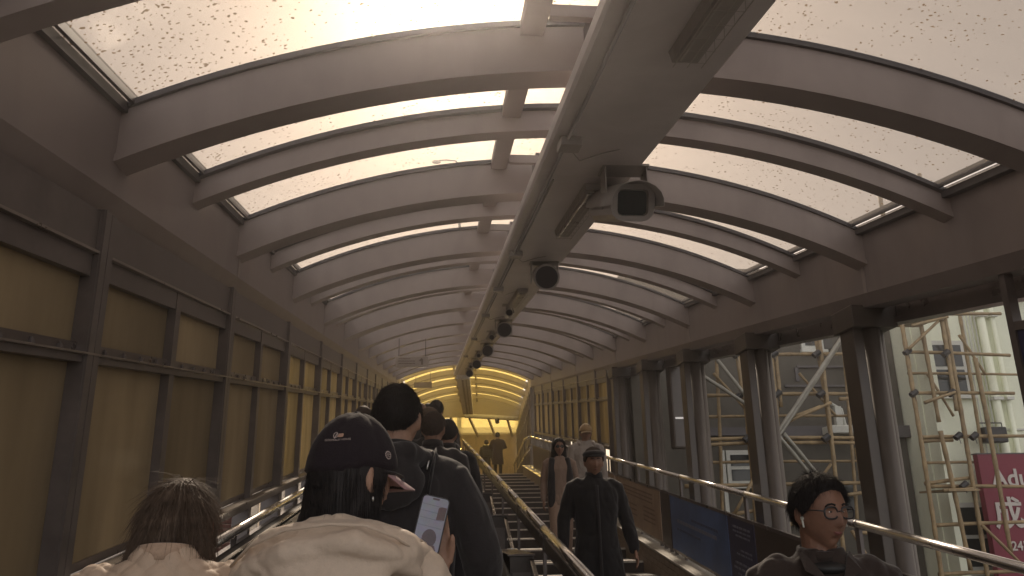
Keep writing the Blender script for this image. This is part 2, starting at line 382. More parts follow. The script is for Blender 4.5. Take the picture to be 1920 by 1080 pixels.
lbar('outer_gutter_lip', 3.40, 3.418, .655, .70, M_frame)

# ------------------------------------------------------------------ left glazed wall + far right glazed wall
def glazed_wall(root, X, sgn, i0, i1, amber_from):
    """sgn -1: wall on the left (inner face looks to +x)"""
    inn = X; out_ = X + sgn * .13
    xa, xb = min(inn, out_), max(inn, out_)
    def xs(d0, d1): a, b = inn + sgn * d0, inn + sgn * d1; return min(a, b), max(a, b)
    ya, yb = ST0 + DST * i0, ST0 + DST * i1
    a, b = xs(.035, .13)
    MB().box(a, b, ya, yb, .56, .655, True).build('top_rail', M_frame, root)
    a, b = xs(.010, .035); MB().box(a, b, ya, yb, .655, .666, True).build('top_rail_lip', M_ledge, root)
    a, b = xs(.028, .05); MB().box(a, b, ya, yb, .668, .842, True).build('upper_panel', M_frame, root)
    a, b = xs(.02, .13); MB().box(a, b, ya, yb, .205, .235, True).build('transom', M_frame, root)
    a, b = xs(.0, .05); MB().box(a, b, ya, yb, .235, .243, True).build('transom_lip', M_ledge, root)
    a, b = xs(.05, .08); MB().box(a, b, ya, yb, .243, .285, True).build('pressing_bar', M_frame_hi, root)
    a, b = xs(.0, .13); MB().box(a, b, ya, yb, -.70, -.648, True).build('sill', M_frame, root)
    a, b = xs(-.02, .05); MB().box(a, b, ya, yb, -.648, -.636, True).build('sill_lip', M_ledge, root)
    a, b = xs(.07, .10); MB().box(a, b, ya, yb, -.636, -.60, True).build('pressing_bar', M_frame_hi, root)
    pan = {}
    a, b = xs(.075, .08)
    def pm(h0, h1, m): return MB().box(a, b, .035, DST - .035, h0, h1, True).mesh('wall_panel', m)
    for i in range(i0, i1):
        y = ST0 + DST * i; amb = y >= amber_from
        for key, (h0, h1) in (('u', (.285, .56)), ('l', (-.60, .205))):
            k = (key, amb)
            if k not in pan: pan[k] = pm(h0, h1, G_amber if amb else G_bronze)
            o = bpy.data.objects.new('wall_panel', pan[k]); col.objects.link(o); o.location = (0, y, sl(y)); o.parent = root
            if amb: o['label'] = 'amber wall panel glowing with daylight'
    # posts
    a, b = xs(.012, .16); c, d = xs(.03, .15); e0, e1 = xs(.004, .0119)
    big = MB().box(a, b, -.060, .060, -2.3, .842).box(e0, e1, -.056, -.003, -2.3, .842).box(e0, e1, .003, .056, -2.3, .842)
    bigm = big.mesh('wall_post', M_frame); sm = MB().box(c, d, -.038, .038, -2.3, .66).mesh('wall_post', M_frame)
    for i in range(i0, i1 + 1):
        y = ST0 + DST * i
        offs = (0,)
        for of in offs:
            o = bpy.data.objects.new('wall_post', bigm if i % 2 == 0 else sm); col.objects.link(o); o.location = (0, y + of, sl(y + of)); o.parent = root
    # bolts along the transom
    bolt = MB().tube([(inn + sgn * .045, 0, .243), (inn + sgn * .045, 0, .262)], .012, 6).tube([(inn + sgn * .045, 0, .262), (inn + sgn * .045, 0, .272)], .006, 6).mesh('bolt', M_frame)
    for i in range(max(i0, -1), min(i1, 5)):
        if sgn > 0: break
        for q in range(4):
            y = ST0 + DST * i + .2 + q * .21
            o = bpy.data.objects.new('bolt', bolt); col.objects.link(o); o.location = (0, y, sl(y)); o.parent = root
lw = empty('glazed_wall', (XL, 0, 0), 'long left-hand wall of frosted bronze and amber panels in dark frames beside the escalator', 'glazed wall')
glazed_wall(lw, 0.0, -1, -3, 22, ST0 + DST * 4 - .1)
rw = empty('glazed_wall', (XR, 0, 0), 'right-hand wall of glowing amber panels between dark mullions near the top of the stairs', 'glazed wall')
glazed_wall(rw, 0.0, 1, 11, 22, 0)
# solid base below the left sill, with openings close by that show a red tiled wall outside
MB().box(XL - .12, XL - .02, 11.6, YE, -2.3, -.702, True).build('base_panel', M_clad, None).parent = None
bp = bpy.data.objects['base_panel']; bp.parent = lw; bp.location = (-XL, 0, 0)
bp2 = MB().box(XL - .12, XL - .02, -1.5, 5.55, -2.3, -.90, True).build('base_panel', M_clad, lw); bp2.location = (-XL, 0, 0)
mos = empty('mosaic_wall', (-2.1, 8.55, -1.4), 'red mosaic tiled wall seen through the gap below the left-hand panels', 'tiled wall')
mm_ = MB(); mm_.box(-.03, .0, -.6, .6, -1.0, 1.6); mm_.build('backing', mat('pale_grout', (.40, .30, .27), .7), mos)
tl_ = MB()
for a in range(23):
    for b in range(32):
        ya_ = -.58 + a * .05; za_ = .2 + b * .043
        tl_.add([(.008, ya_, za_), (.008, ya_ + .036, za_), (.008, ya_ + .036, za_ + .03), (.008, ya_, za_ + .03), (-.0, ya_ - .003, za_ - .003), (-.0, ya_ + .039, za_ - .003), (-.0, ya_ + .039, za_ + .033), (-.0, ya_ - .003, za_ + .033)],
                [(0, 1, 2, 3), (4, 5, 1, 0), (5, 6, 2, 1), (6, 7, 3, 2), (7, 4, 0, 3)])
o = tl_.build('mosaic_tiles', M_mosaic, mos); o['kind'] = 'stuff'
nb = empty('side_building', (-8.0, 12, -10), 'pale building wall outside beyond the left-hand panels', 'building')
MB().box(-.3, 0, -20, 90, 2, 9.0, True).build('wall', mat('pale_wall', (.42, .38, .32), .8, 0, .1, 2, stain=.2), nb)
for q in range(24): MB().box(0.002, .03, -10 + q * 3, -8.8 + q * 3, 6.5, 7.9, True).build('window', M_winglass, nb)

# ------------------------------------------------------------------ roof duct, light fittings, speakers, cameras
duct = empty('overhead_trunking', (.765, 0, 0), 'long grey boxed trunking hung under the roof ribs along the centre line', 'trunking')
segs = [(-1.5, 3.86), (3.866, 7.9), (7.906, 12.0), (12.006, 16.2), (16.206, 21), (21.006, YE - .2)]
for ya, yb in segs:
    m = MB(); prof = [(-.262, 1.265), (-.25, 1.25), (.25, 1.25), (.262, 1.265), (.262, 1.315), (-.262, 1.315)]; n = 6
    vs_ = [(x, y, h + T * y) for y in (ya, yb) for x, h in prof]
    m.add(vs_, [(k, (k + 1) % n, n + (k + 1) % n, n + k) for k in range(n)] + [tuple(range(n)), tuple(range(11, 5, -1))])
    m.build('trunking_section', M_duct, duct)
    for k_ in range(3):
        yy = ya + (yb - ya) * (k_ + .5) / 3
        MB().box(-.05, .05, yy - .03, yy + .03, 1.316, 1.62, True).build('hanger', M_rib, duct)
lpos = [(1.62, 1.5), (4.55, 1.15), (8.3, 1.15), (12.6, 1.15), (16.7, 1.15), (20.8, 1.15)]
lab_l = ['largest unlit linear light fitting with wire guard, nearest the viewer under the trunking', 'unlit caged light fitting between the box camera and the first round loudspeaker', 'unlit caged light fitting just beyond the first round loudspeaker',
         'unlit light fitting beyond the second round loudspeaker', 'small unlit light fitting beyond the third round loudspeaker', 'farthest unlit light fitting near the yellow roof']
for q, ((y, ln), lb) in enumerate(zip(lpos, lab_l)):
    L_ = empty('light_fitting', (.84, y, sl(y) + 1.25), lb, 'light fitting', 'light fittings under the trunking')
    m = MB(); prof = [(-.055, -.004), (.055, -.004), (.045, -.045), (-.045, -.045)]
    vs_ = [(x, yy, z + T * yy) for yy in (-ln / 2, ln / 2) for x, z in prof]
    m.add(vs_, [(0, 1, 5, 4), (1, 2, 6, 5), (2, 3, 7, 6), (3, 0, 4, 7), (0, 3, 2, 1), (4, 5, 6, 7)]).build('housing', M_device, L_)
    MB().box(-.035, .035, -ln / 2 + .04, ln / 2 - .04, -.062, -.046, True).build('diffuser', mat('diffuser', (.42, .39, .36), .3), L_, bevel=.008)
    g = MB()
    for x in (-.05, 0, .05): g.tube([(x, -ln / 2 + .02, -.075 + T * (-ln / 2)), (x, ln / 2 - .02, -.075 + T * (ln / 2))], .0018, 5)
    for k_ in range(int(ln / .09) + 1):
        yy = -ln / 2 + .03 + k_ * .088
        g.tube([(-.056, yy, -.01 + T * yy), (-.052, yy, -.075 + T * yy), (.052, yy, -.075 + T * yy), (.056, yy, -.01 + T * yy)], .0012, 4)
    g.build('wire_guard', M_steel, L_)
# box camera in a weather housing
cc = empty('security_camera', (.94, 3.72, sl(3.72) + 1.25), 'box security camera in a hooded housing hanging from the trunking, facing down the walkway', 'camera', 'security cameras')
Mr = Matrix.Rotation(R(21), 3, 'X') * 1.15
def rbox(w_, h_, r_, y, sx=1.0):
    pts = []
    for cx_, cz_, a0 in ((w_ / 2 - r_, h_ / 2 - r_, 0), (-w_ / 2 + r_, h_ / 2 - r_, 90), (-w_ / 2 + r_, -h_ / 2 + r_, 180), (w_ / 2 - r_, -h_ / 2 + r_, 270)):
        for a in (0, 30, 60, 90): pts.append(Vector((cx_ + r_ * math.cos(R(a0 + a)), y, cz_ + r_ * math.sin(R(a0 + a)))))
    return pts
def rloft(rings):
    m = MB(); n = len(rings[0]); vs_ = [Mr @ p for r_ in rings for p in r_]
    return m.add(vs_, [(i * n + k, i * n + (k + 1) % n, (i + 1) * n + (k + 1) % n, (i + 1) * n + k) for i in range(len(rings) - 1) for k in range(n)] + [tuple(range(n)), tuple((len(rings) - 1) * n + k for k in range(n - 1, -1, -1))])
hz = -.155
def sh(r_, dz): return [p + Vector((0, 0, dz)) for p in r_]
rloft([sh(rbox(.175, .15, .05, .34), hz), sh(rbox(.18, .155, .052, .30), hz), sh(rbox(.185, .155, .052, -.18), hz)]).build('camera_body', M_device, cc, smooth=False, bevel=.003)
fr = MB(); o1 = [Mr @ p for p in sh(rbox(.19, .16, .055, -.181), hz)]; o2 = [Mr @ p for p in sh(rbox(.19, .16, .055, -.205), hz)]; i2 = [Mr @ p for p in sh(rbox(.135, .115, .022, -.205), hz)]; i1 = [Mr @ p for p in sh(rbox(.125, .105, .02, -.186), hz)]
n = 16; fr.add(o1 + o2 + i2 + i1, [(a * n + k, a * n + (k + 1) % n, (a + 1) * n + (k + 1) % n, (a + 1) * n + k) for a in range(3) for k in range(n)]); fr.build('window_bezel', M_device, cc)
MB().add([Mr @ p for p in sh(rbox(.127, .107, .02, -.1855), hz)], [tuple(range(16))]).build('front_glass', M_winglass, cc)
hood = MB(); vs_ = []
for yy, e in ((-.30, .0), (.30, .0)):
    for a in range(-10, 191, 20):
        for rr in (.108, .112): vs_.append(Mr @ Vector((rr * math.cos(R(a)), yy, hz - .0 + (rr - .022) * math.sin(R(a)))))
nn = 11
fs = []
for k in range(nn - 1):
    a = k * 2; b = a + nn * 2
    fs += [(a, a + 2, b + 2, b), (a + 1, b + 1, b + 3, a + 3), (a, a + 1, a + 3, a + 2), (b, b + 2, b + 3, b + 1)]
hood.add(vs_, fs).build('sun_hood', M_device, cc, smooth=True)
MB().box(-.11, -.104, -.06, .06, -.20, 0).box(.104, .11, -.06, .06, -.20, 0).box(-.12, .12, -.07, .07, -.012, 0).build('bracket', M_device, cc)
MB().tube([(.106, .02, -.02), (.125, .0, -.08), (.118, -.05, -.14), (.09, -.02, -.22)], .005, 6).build('cable', M_dark, cc)
spk = [(6.3, 'large'), (10.5, 'second'), (14.2, 'third'), (18.3, 'fourth'), (22.6, 'last')]
slab = ['largest round loudspeaker under the trunking, beyond the box camera', 'second round loudspeaker under the trunking, above the middle of the queue', 'third round loudspeaker, small, under the trunking', 'fourth round loudspeaker, tiny, near the yellow roof', 'farthest round loudspeaker at the end of the trunking']
sp0 = None
for (y, _), lb in zip(spk, slab):
    if sp0 is None:
        s0 = empty('loudspeaker', (0, 0, 0)); sp0 = s0
        a, b = Vector((0, .20, -.05)), Vector((0, -.12, -.17)); d = (b - a).normalized()
        MB().tube([a, a + d * .01, a + d * .26, b - d * .02, b], [.06, .085, .10, .108, .108], 24, True).build('speaker_body', M_device, s0, smooth=False)
        MB().tube([b + d * .0005, b + d * .006], .092, 24).build('grille', mat('grille', (.06, .055, .06), .6, .2), s0)
        MB().box(-.115, -.109, -.03, .05, -.18, 0).box(.109, .115, -.03, .05, -.18, 0).box(-.12, .12, -.04, .06, -.01, 0).build('bracket', M_device, s0)
        s_ = s0
    else: s_ = copy_tree(sp0)
    s_.location = (.87, y, sl(y) + 1.25); tag(s_, lb, 'loudspeaker', 'round loudspeakers under the trunking')
for y, lb in ((8.95, 'small dome camera with cables under the trunking, beyond the first loudspeaker'), (12.0, 'dark cluster camera under the trunking in front of the third loudspeaker'), (16.0, 'small dark camera under the trunking, near the far end'), (20.0, 'tiny dark camera under the trunking just before the yellow roof')):
    c_ = empty('security_camera', (.80, y, sl(y) + 1.25), lb, 'camera', 'security cameras')
    MB().tube([(0, 0, 0), (0, 0, -.07)], .03, 10).box(-.07, .07, -.05, .05, -.012, 0).build('mount', M_device, c_)
    MB().tube([(0, .12, -.10), (0, -.10, -.125)], [.04, .045], 14).build('camera_body', M_device, c_)
    MB().tube([(0, -.1005, -.125), (0, -.105, -.1255)], .036, 14).build('lens', M_dark, c_)
    MB().tube([(.03, .1, -.1), (.08, .16, -.05), (.07, .25, .02)], .006, 6).build('cable', M_dark, c_)
# surface conduits and junction boxes on the trunking
for x, ya, yb, r_ in ((.575, .2, YE - 1, .009), (.60, 3.9, YE - 1, .006)):
    MB().tube([(x, ya, 1.238 + T * ya), (x, yb, 1.238 + T * yb)], r_, 8).build('conduit', M_device, duct, loc=(-.765, 0, 0), smooth=True)
for y in (3.3, 5.9, 7.7, 9.9, 13.2, 17.4):
    MB().box(.54, .64, y - .06, y + .06, 1.205, 1.249, True).build('junction_box', M_device, duct, loc=(-.765, 0, 0), bevel=.004)
    MB().tube([(.60, y + .05, 1.23 + T * y), (.66, y + .14, 1.215 + T * y), (.76, y + .10, 1.236 + T * y), (.84, y + .06, 1.24 + T * y)], .003, 6).build('cable', M_device, duct, loc=(-.765, 0, 0), smooth=True)
# hanging signs
def plane_sign(px0, py0, px1, py1, Y, thick, face_m, name, lb, cat):
    a = at(px0, py1, Y); b = at(px1, py0, Y); cx_ = (a.x + b.x) / 2; w_ = b.x - a.x; h_ = b.z - a.z
    s_ = empty(name, (cx_, Y, a.z), lb, cat)
    MB().box(-w_ / 2, w_ / 2, 0, thick, 0, h_).build('sign_board', face_m, s_, bevel=.01)
    return s_, w_, h_
sg, w_, h_ = plane_sign(741, 668, 804, 688, 15.2, .05, M_signbox, 'hanging_sign', 'pale grey hanging sign with three lettering lines and an arrow', 'sign')
ln = MB()
for k_, (a, b) in enumerate(((.10, .42), (.08, .55), (.10, .58))):
    zz = h_ * (.72 - .22 * k_); x = -w_ / 2 + a * w_
    while x < -w_ / 2 + b * w_: e = random.uniform(.02, .06); ln.box(x, x + e, -.004, -.001, zz, zz + h_ * .09); x += e + .012
ln.build('lettering', mat('sign_text', (.20, .16, .13), .6), sg)
ar = MB(); ar.bar((w_ * .30, -.003, h_ * .2), (w_ * .30, -.003, h_ * .75), .035, .002, (0, 1, 0)).bar((w_ * .30, -.003, h_ * .78), (w_ * .22, -.003, h_ * .55), .03, .002, (0, 1, 0)); ar.build('arrow', mat('sign_text', (.2, .16, .13)), sg)
for x in (-w_ * .4, w_ * .4): MB().bar((x, .02, h_), (x, .02, h_ + .35), .02).build('hanger', M_frame, sg)
sg2, w2, h2 = plane_sign(776, 716, 810, 727, 28.5, .06, mat('grey_sign', (.15, .12, .10), .5), 'hanging_sign', 'plain grey-brown hanging sign in front of the yellow roof', 'sign')
for x in (-w2 * .4, w2 * .4): MB().bar((x, .02, h2), (x, .02, h2 + .35), .02).build('hanger', M_frame, sg2)

# ------------------------------------------------------------------ stairs, kerbs, rails, escalator
stairs = tag(bpy.data.objects.new('stairs', None), kind='structure'); col.objects.link(stairs)
SX0, SX1 = .95, 2.80; RISE = T * DST
stm = MB().box(SX0, SX1, 0, DST + .002, -.6, 0).mesh('step', M_step)
nsm = MB().box(SX0, SX1, -.012, .04, -.022, .003).mesh('nosing', M_nosing)
for i in range(-5, 22):
    y = YE - DST * (22 - i); z = sl(YE) + FLOOR_S - RISE * (22 - i - 0) + 0.0
    o = bpy.data.objects.new('step', stm); col.objects.link(o); o.location = (0, y, z); o.parent = stairs
    n_ = bpy.data.objects.new('nosing', nsm); col.objects.link(n_); n_.parent = o
LZ = sl(YE) + FLOOR_S                # landing floor height
land = MB().box(-2.2, 5.5, YE, 42, LZ - .4, LZ).build('landing', M_step); land['kind'] = 'structure'
MB().box(SX0, SX1, YE - .012, YE + .04, LZ - .022, LZ + .003).build('nosing', M_nosing, land)
kerb = tag(bpy.data.objects.new('stair_kerb', None), kind='structure'); col.objects.link(kerb)
MB().box(2.80, 3.24, -1.5, YE, -2.6, -1.80, True).build('kerb_wall', M_tile, kerb)
MB().box(2.775, 3.26, -1.5, YE, -1.798, -1.765, True).build('kerb_coping', M_kerb, kerb, bevel=.008)
tile = MB().box(-.007, 0, .004, .206, .003, .072).mesh('tile', M_tile)
for r_ in range(3):
    for k_ in range(42):
        y = 5.6 + k_ * .21 + (r_ % 2) * .105; o = bpy.data.objects.new('tile', tile); col.objects.link(o); o.location = (2.799, y, sl(y) - 1.885 - r_ * .077); o.rotation_euler.x = math.atan(T); o.parent = kerb

def trail(name, x, h, ya, yb, r, lb, posts=True, kink=None, pbot=-.95, group=None, nseg=2.0, m=M_rail):
    t_ = empty(name, (x, 0, 0), lb, 'handrail', group)
    y = ya; k_ = 0
    while y < yb - .05:
        ye = min(y + nseg, yb)
        MB().tube([(0, y + (.012 if k_ else 0), h + T * (y + .012)), (0, ye - .012, h + T * (ye - .012))], r, 14, True).build('tube', m, t_, smooth=True)
        if posts:
            MB().tube([(0, ye - .012, h + T * (ye)), (0, ye + .012, h + T * ye)], r * 1.07, 14).build('joint_collar', M_frame, t_)
            MB().box(-.012, .012, ye - .03, ye + .03, h + T * ye + pbot, h + T * ye - r * .9).build('post', M_frame, t_)
        y = ye; k_ += 1
    return t_
rr_ = trail('handrail', 2.95, -.80, -.6, YE - 1, .03, 'right-hand polished steel handrail climbing beside the poster panels', pbot=-.97, group='stair handrails', nseg=2.08)
MB().box(-.015, .015, -.6, YE - 1, -1.045, -1.03, True).build('lower_rail', M_rail, rr_)
cr = trail('handrail', .85, -.935, .4, YE + 1.0, .033, 'polished steel centre handrail dividing the stairs from the escalator', pbot=-1.1, group='stair handrails', nseg=2.08)
MB().box(-.008, .008, .4, YE, -1.10, -1.00, True).build('infill_plate', M_clad, cr)
# stepped divider boxes between escalator and stairs
db = None
for k_ in range(9):
    y = 4.4 + 2.6 * k_
    if db is None:
        d_ = empty('divider_cabinet', (0, 0, 0))
        MB().box(.60, .80, 0, 1.7, -1.6, 0).build('cabinet', M_clad, d_, bevel=.006)
        MB().box(.585, .815, -.015, 1.72, .002, .016).build('cap', M_frame_hi, d_)
        MB().box(.625, .775, -.006, -.001, -1.0, -.13).build('front_panel', M_frame, d_)
        MB().add([(.765, 1.72, .02), (.80, 1.72, .02), (.80, 2.58, .34), (.765, 2.58, .34), (.765, 1.72, -.02), (.80, 1.72, -.02), (.80, 2.58, .30), (.765, 2.58, .30)], [(0, 1, 2, 3), (7, 6, 5, 4), (0, 4, 5, 1), (1, 5, 6, 2), (2, 6, 7, 3), (3, 7, 4, 0)]).build('sloping_trim', M_rail, d_)
        db = d_
    else: d_ = copy_tree(db)
    d_.location = (0, y, sl(y) - 1.20)
    tag(d_, ['nearest dark metal divider cabinet beside the centre handrail', 'second dark divider cabinet from the viewer beside the centre handrail', 'third dark divider cabinet beside the centre handrail'][k_] if k_ < 3 else 'small dark divider cabinet beside the centre handrail, %s one up from the viewer' % ['fourth', 'fifth', 'sixth', 'seventh', 'eighth', 'ninth'][k_ - 3], 'cabinet', 'divider cabinets along the centre handrail')
esc = empty('escalator', (0, 0, 0), 'sloping escalator carrying the queue of people up the left side of the walkway', 'escalator')
pal = MB().box(-1.0, .42, 0, .395, -.02, 0)
for q in range(24): pal.box(-1.0 + q * .059, -1.0 + q * .059 + .02, 0, .395, 0, .006)
palm = pal.mesh('pallet', M_steel)
for k_ in range(-4, 68):
    y = k_ * .4; o = bpy.data.objects.new('pallet', palm); col.objects.link(o); o.location = (0, y, sl(y) + FLOOR_E); o.rotation_euler.x = math.atan(T); o.parent = esc
for xa, xb, xh in ((-1.16, -1.03, -1.12), (.44, .57, .52)):
    MB().box(xa, xb, -1.5, YE, -2.4, -1.60, True).build('skirt', M_steel, esc)
    hh_ = -.765 if xa < 0 else -1.24
    MB().box((xa + xb) / 2 - .01, (xa + xb) / 2 + .01, -1.5, YE, -1.60, hh_ - .065, True).build('balustrade_panel', M_clad, esc)
    MB().box(xh - .035, xh + .035, -1.5, YE, hh_ - .065, hh_ - .02, True).build('handrail_guide', M_clad, esc)
    MB().tube([(xh, -1.5, hh_ + T * -1.5), (xh, YE, hh_ + T * YE)], [(.022, .04), (.022, .04)], 12, True, (0, 0, 1)).build('moving_handrail', M_rubber, esc, smooth=True)
lt = trail('handrail', -1.22, -.712, -.5, YE - .6, .03, 'left-hand polished steel tube handrail below the wall panels', posts=False, nseg=4.1)
lbar2 = MB().box(.13, .155, -.5, YE - .6, -.752, -.744, True).build('deck_strip', M_rail, lt); lbar2.parent = lt
MB().box(-.20, .03, -.5, YE - .6, -1.02, -.90, True).build('side_deck', M_clad, lt)
for k_ in range(12): MB().box(-.012, .012, 1 + k_ * 2.08, 1.04 + k_ * 2.08, -.9 + sl(1 + k_ * 2.08), -.735 + sl(1 + k_ * 2.08)).build('bracket', M_frame, lt)
# floor slab under everything between, and street below
MB().box(-1.6, .95, -1.5, YE, -2.75, -2.42, True).build('walkway_slab', M_step)['kind'] = 'structure'
gnd = MB().box(-300, 300, -300, 500, -9.2, -9.0).build('street', M_road); gnd['kind'] = 'structure'

# poster panels below the right rail
def panel(y0_, y1_, m, name, lb, cat='poster', h0=-1.70, h1=-1.06):
    p = empty(name, (2.945, y0_, sl(y0_)), lb, cat, 'panels below the right handrail')
    MB().box(-.012, .012, .0, y1_ - y0_, h0, h1, True).build('panel', m, p)
    for zz in (h0 - .03, h1): MB().box(-.016, .016, 0, y1_ - y0_, zz, zz + .03, True).build('panel_frame', M_frame_hi, p)
    MB().box(-.02, .02, .05, .09, -1.765, h0, True).build('foot', M_frame, p); MB().box(-.02, .02, y1_ - y0_ - .12, y1_ - y0_ - .08, -1.765, h0, True).build('foot', M_frame, p)
    return p
def lines(p, m, rows, x=-.0145):
    b = MB()
    for (ya, yb, h, t_) in rows:
        y = ya
        while y < yb:
            e = random.uniform(.03, .10); e = min(e, yb - y); b.box(x, x + .002, y, y + e, h, h + t_, True); y += e + .022
    o_ = b.build('print', m, p); o_['kind'] = 'stuff'; return o_
pA = panel(10.75, 13.4, M_beige, 'notice_board', 'beige notice board with faded lines of print below the right handrail')
lines(pA, M_printw, [(.4, 2.3, -1.16 - .055 * k_, .018) for k_ in range(3)] + [(.3, .9, -1.36 - .06 * k_, .02) for k_ in range(4)] + [(1.3, 2.4, -1.40 - .07 * k_, .02) for k_ in range(3)])
panel(10.3, 10.72, M_brownp, 'infill_panel', 'narrow dark infill panel between the beige notice board and the blue banner', 'panel')
pB = panel(8.25, 10.27, M_blue, 'banner', 'large blue banner with a faint line of lettering below the right handrail')
lines(pB, M_print, [(.35, 1.75, -1.36, .04)]); lines(pB, mat('faint_print', (.07, .09, .17), .6), [(.3, 1.2, -1.28, .03), (.9, 1.8, -1.45, .03)])
pC = panel(7.55, 8.23, M_navy, 'banner', 'navy notice with grey text lines between the blue banner and the brown panel')
lines(pC, M_print, [(.1, .55, -1.15, .02), (.1, .55, -1.19, .016), (.12, .5, -1.23, .016), (.1, .4, -1.36, .016), (.1, .5, -1.40, .016), (.08, .55, -1.49, .02), (.08, .6, -1.54, .02), (.1, .5, -1.59, .016)])
panel(5.62, 7.53, M_brownp, 'infill_panel', 'plain brown infill panel behind the man with glasses', 'panel')
pD = panel(4.3, 5.58, mat('tan_poster', (.20, .15, .10), .6, 0, .4, 5, stain=.4), 'notice_board', 'brown patterned notice board at the lower right behind the man with glasses')
panel(1.0, 4.27, M_brownp, 'infill_panel', 'brown infill panel nearest the viewer at the lower right corner', 'panel')
for q in range(3): panel(13.5 + q * 3.9, 17.3 + q * 3.9, M_brownp if q else M_beige, 'infill_panel', ['tan infill panel behind the man in the flat cap, higher up', 'brown infill panel far up the stairs', 'farthest brown infill panel at the top of the stairs'][q], 'panel')

# ------------------------------------------------------------------ far level section with yellow roof
FR = bpy.data.objects.new('far_canopy', None); col.objects.link(FR)
tag(FR, 'level far canopy with glowing yellow roof sheets and arched ribs above the upper landing', 'canopy')
FR.location = (XC, YE, LZ); FR.rotation_euler.z = -R(3.2)
HW = 2.25
def archf(x): return 3.90 - (RAD - math.sqrt(RAD * RAD - x * x))
def farc(seg, off0, off1, yy0, yy1, x0=-HW, x1=HW):
    m = MB(); vs_ = []
    for k in range(seg + 1):
        x = x0 + (x1 - x0) * k / seg
        for off in (off0, off1):
            for yy in (yy0, yy1): vs_.append((x, yy, archf(x) - off))
    fs = []
    for k in range(seg):
        a = k * 4; b = a + 4
        fs += [(a, b, b + 1, a + 1), (a + 2, a + 3, b + 3, b + 2), (a, a + 2, b + 2, b), (a + 1, b + 1, b + 3, a + 3)]
    fs += [(0, 1, 3, 2), (seg * 4, seg * 4 + 2, seg * 4 + 3, seg * 4 + 1)]
    return m.add(vs_, fs)
LF = 9.4; nrf = 10; df_ = LF / nrf
M_ribf = mat('painted_steel_ochre', (.46, .40, .30), .42, 0, .08, 3, .03)
rm = [farc(28, .02, .20, -.07, .07).mesh('roof_rib', M_ribf), farc(28, .02, .12, -.05, .05).mesh('roof_rib', M_ribf)]
pmf = []
for xa, xb in ((-2.2, -.45), (-.38, .32), (.38, 2.18)):
    m = MB(); vs_ = []
    for k in range(13):
        x = xa + (xb - xa) * k / 12
        for yy in (0, df_): vs_.append((x, yy, archf(x) + .004))
    m.add(vs_, [(2 * k, 2 * k + 2, 2 * k + 3, 2 * k + 1) for k in range(12)]); pmf.append(m.mesh('roof_sheet', G_yellow, True, False))
for k in range(nrf + 1):
    o = bpy.data.objects.new('roof_rib', rm[k % 2]); col.objects.link(o); o.location = (0, .15 + k * df_, 0); o.parent = FR
    if k < nrf:
        for me in pmf: p_ = bpy.data.objects.new('roof_sheet', me); col.objects.link(p_); p_.location = (0, .15 + k * df_, 0); p_.parent = FR
for xa, xb in ((-.45, -.38), (.32, .38)): MB().box(xa, xb, .1, LF + .15, archf(xa) - .09, archf(xa) - .002).build('purlin', M_ribf, FR)
for s_ in (-1, 1):
    xs_ = sorted((s_ * 2.25, s_ * 2.5)); MB().box(xs_[0], xs_[1], -.1, 14.2, 2.86, 3.40).build('eave_beam', M_ribf, FR)
# trunking, end truss, sloping end lights
MB().box(-.27, .18, -.2, 8.6, 3.12, 3.42).build('trunking', mat('pale_trunking', (.85, .83, .80), .4), FR, bevel=.01)
MB().box(-.10, -.04, 0, 8.4, 3.09, 3.118).box(.04, .07, 0, 8.4, 3.09, 3.118).build('cable_tray', M_device, FR)
MB().tube([(-.2, 9.3, 3.16), (2.2, 9.3, 3.0)], .10, 14).build('end_pipe', mat('pale_trunking', (.5, .47, .42)), FR, smooth=True)
MB().tube([(1.25, 9.1, 2.98), (1.25, 9.1, 2.86)], .10, 12).ell((1.25, 9.1, 2.84), (.10, .10, .09)).build('dome_lamp', M_dark, FR, smooth=True)
# raking end roof: panes between rafters
A_, B_ = (9.6, 3.10), (13.2, 2.68)
rx = [-2.25, -1.35, -.5, .35, 1.2, 2.05, 2.6]
for k in range(len(rx) - 1):
    x0_, x1_ = rx[k] + .05, rx[k + 1] - .05
    m = MB().add([(x0_ - .35, A_[0], A_[1] + .05), (x1_ - .35, A_[0], A_[1] + .05), (x1_, B_[0], B_[1] + .05), (x0_, B_[0], B_[1] + .05)], [(0, 1, 2, 3)])
    m.build('end_sheet', G_yellow, FR, fixn=False)
for x in rx: MB().bar((x - .35, A_[0], A_[1]), (x, B_[0], B_[1]), .09, .12).build('rafter', M_ribf, FR)
MB().box(-2.5, 2.6, 9.42, 9.6, 3.12, 4.0).build('end_gable', M_ribf, FR)
ew = MB().box(-3.0, 3.0, 13.2, 13.4, -.3, 3.1).build('end_wall', M_orange, FR)
# white oval notice and pink hoarding on end wall
MB().box(-2.2, -.2, 13.15, 13.195, .3, 1.75).build('hoarding', mat('pink_hoarding', (.50, .30, .27), .6, 0, .2, 2), FR)
MB().ell((-.75, 13.14, 1.5), (.55, .012, .26)).build('white_panel', M_white, FR)
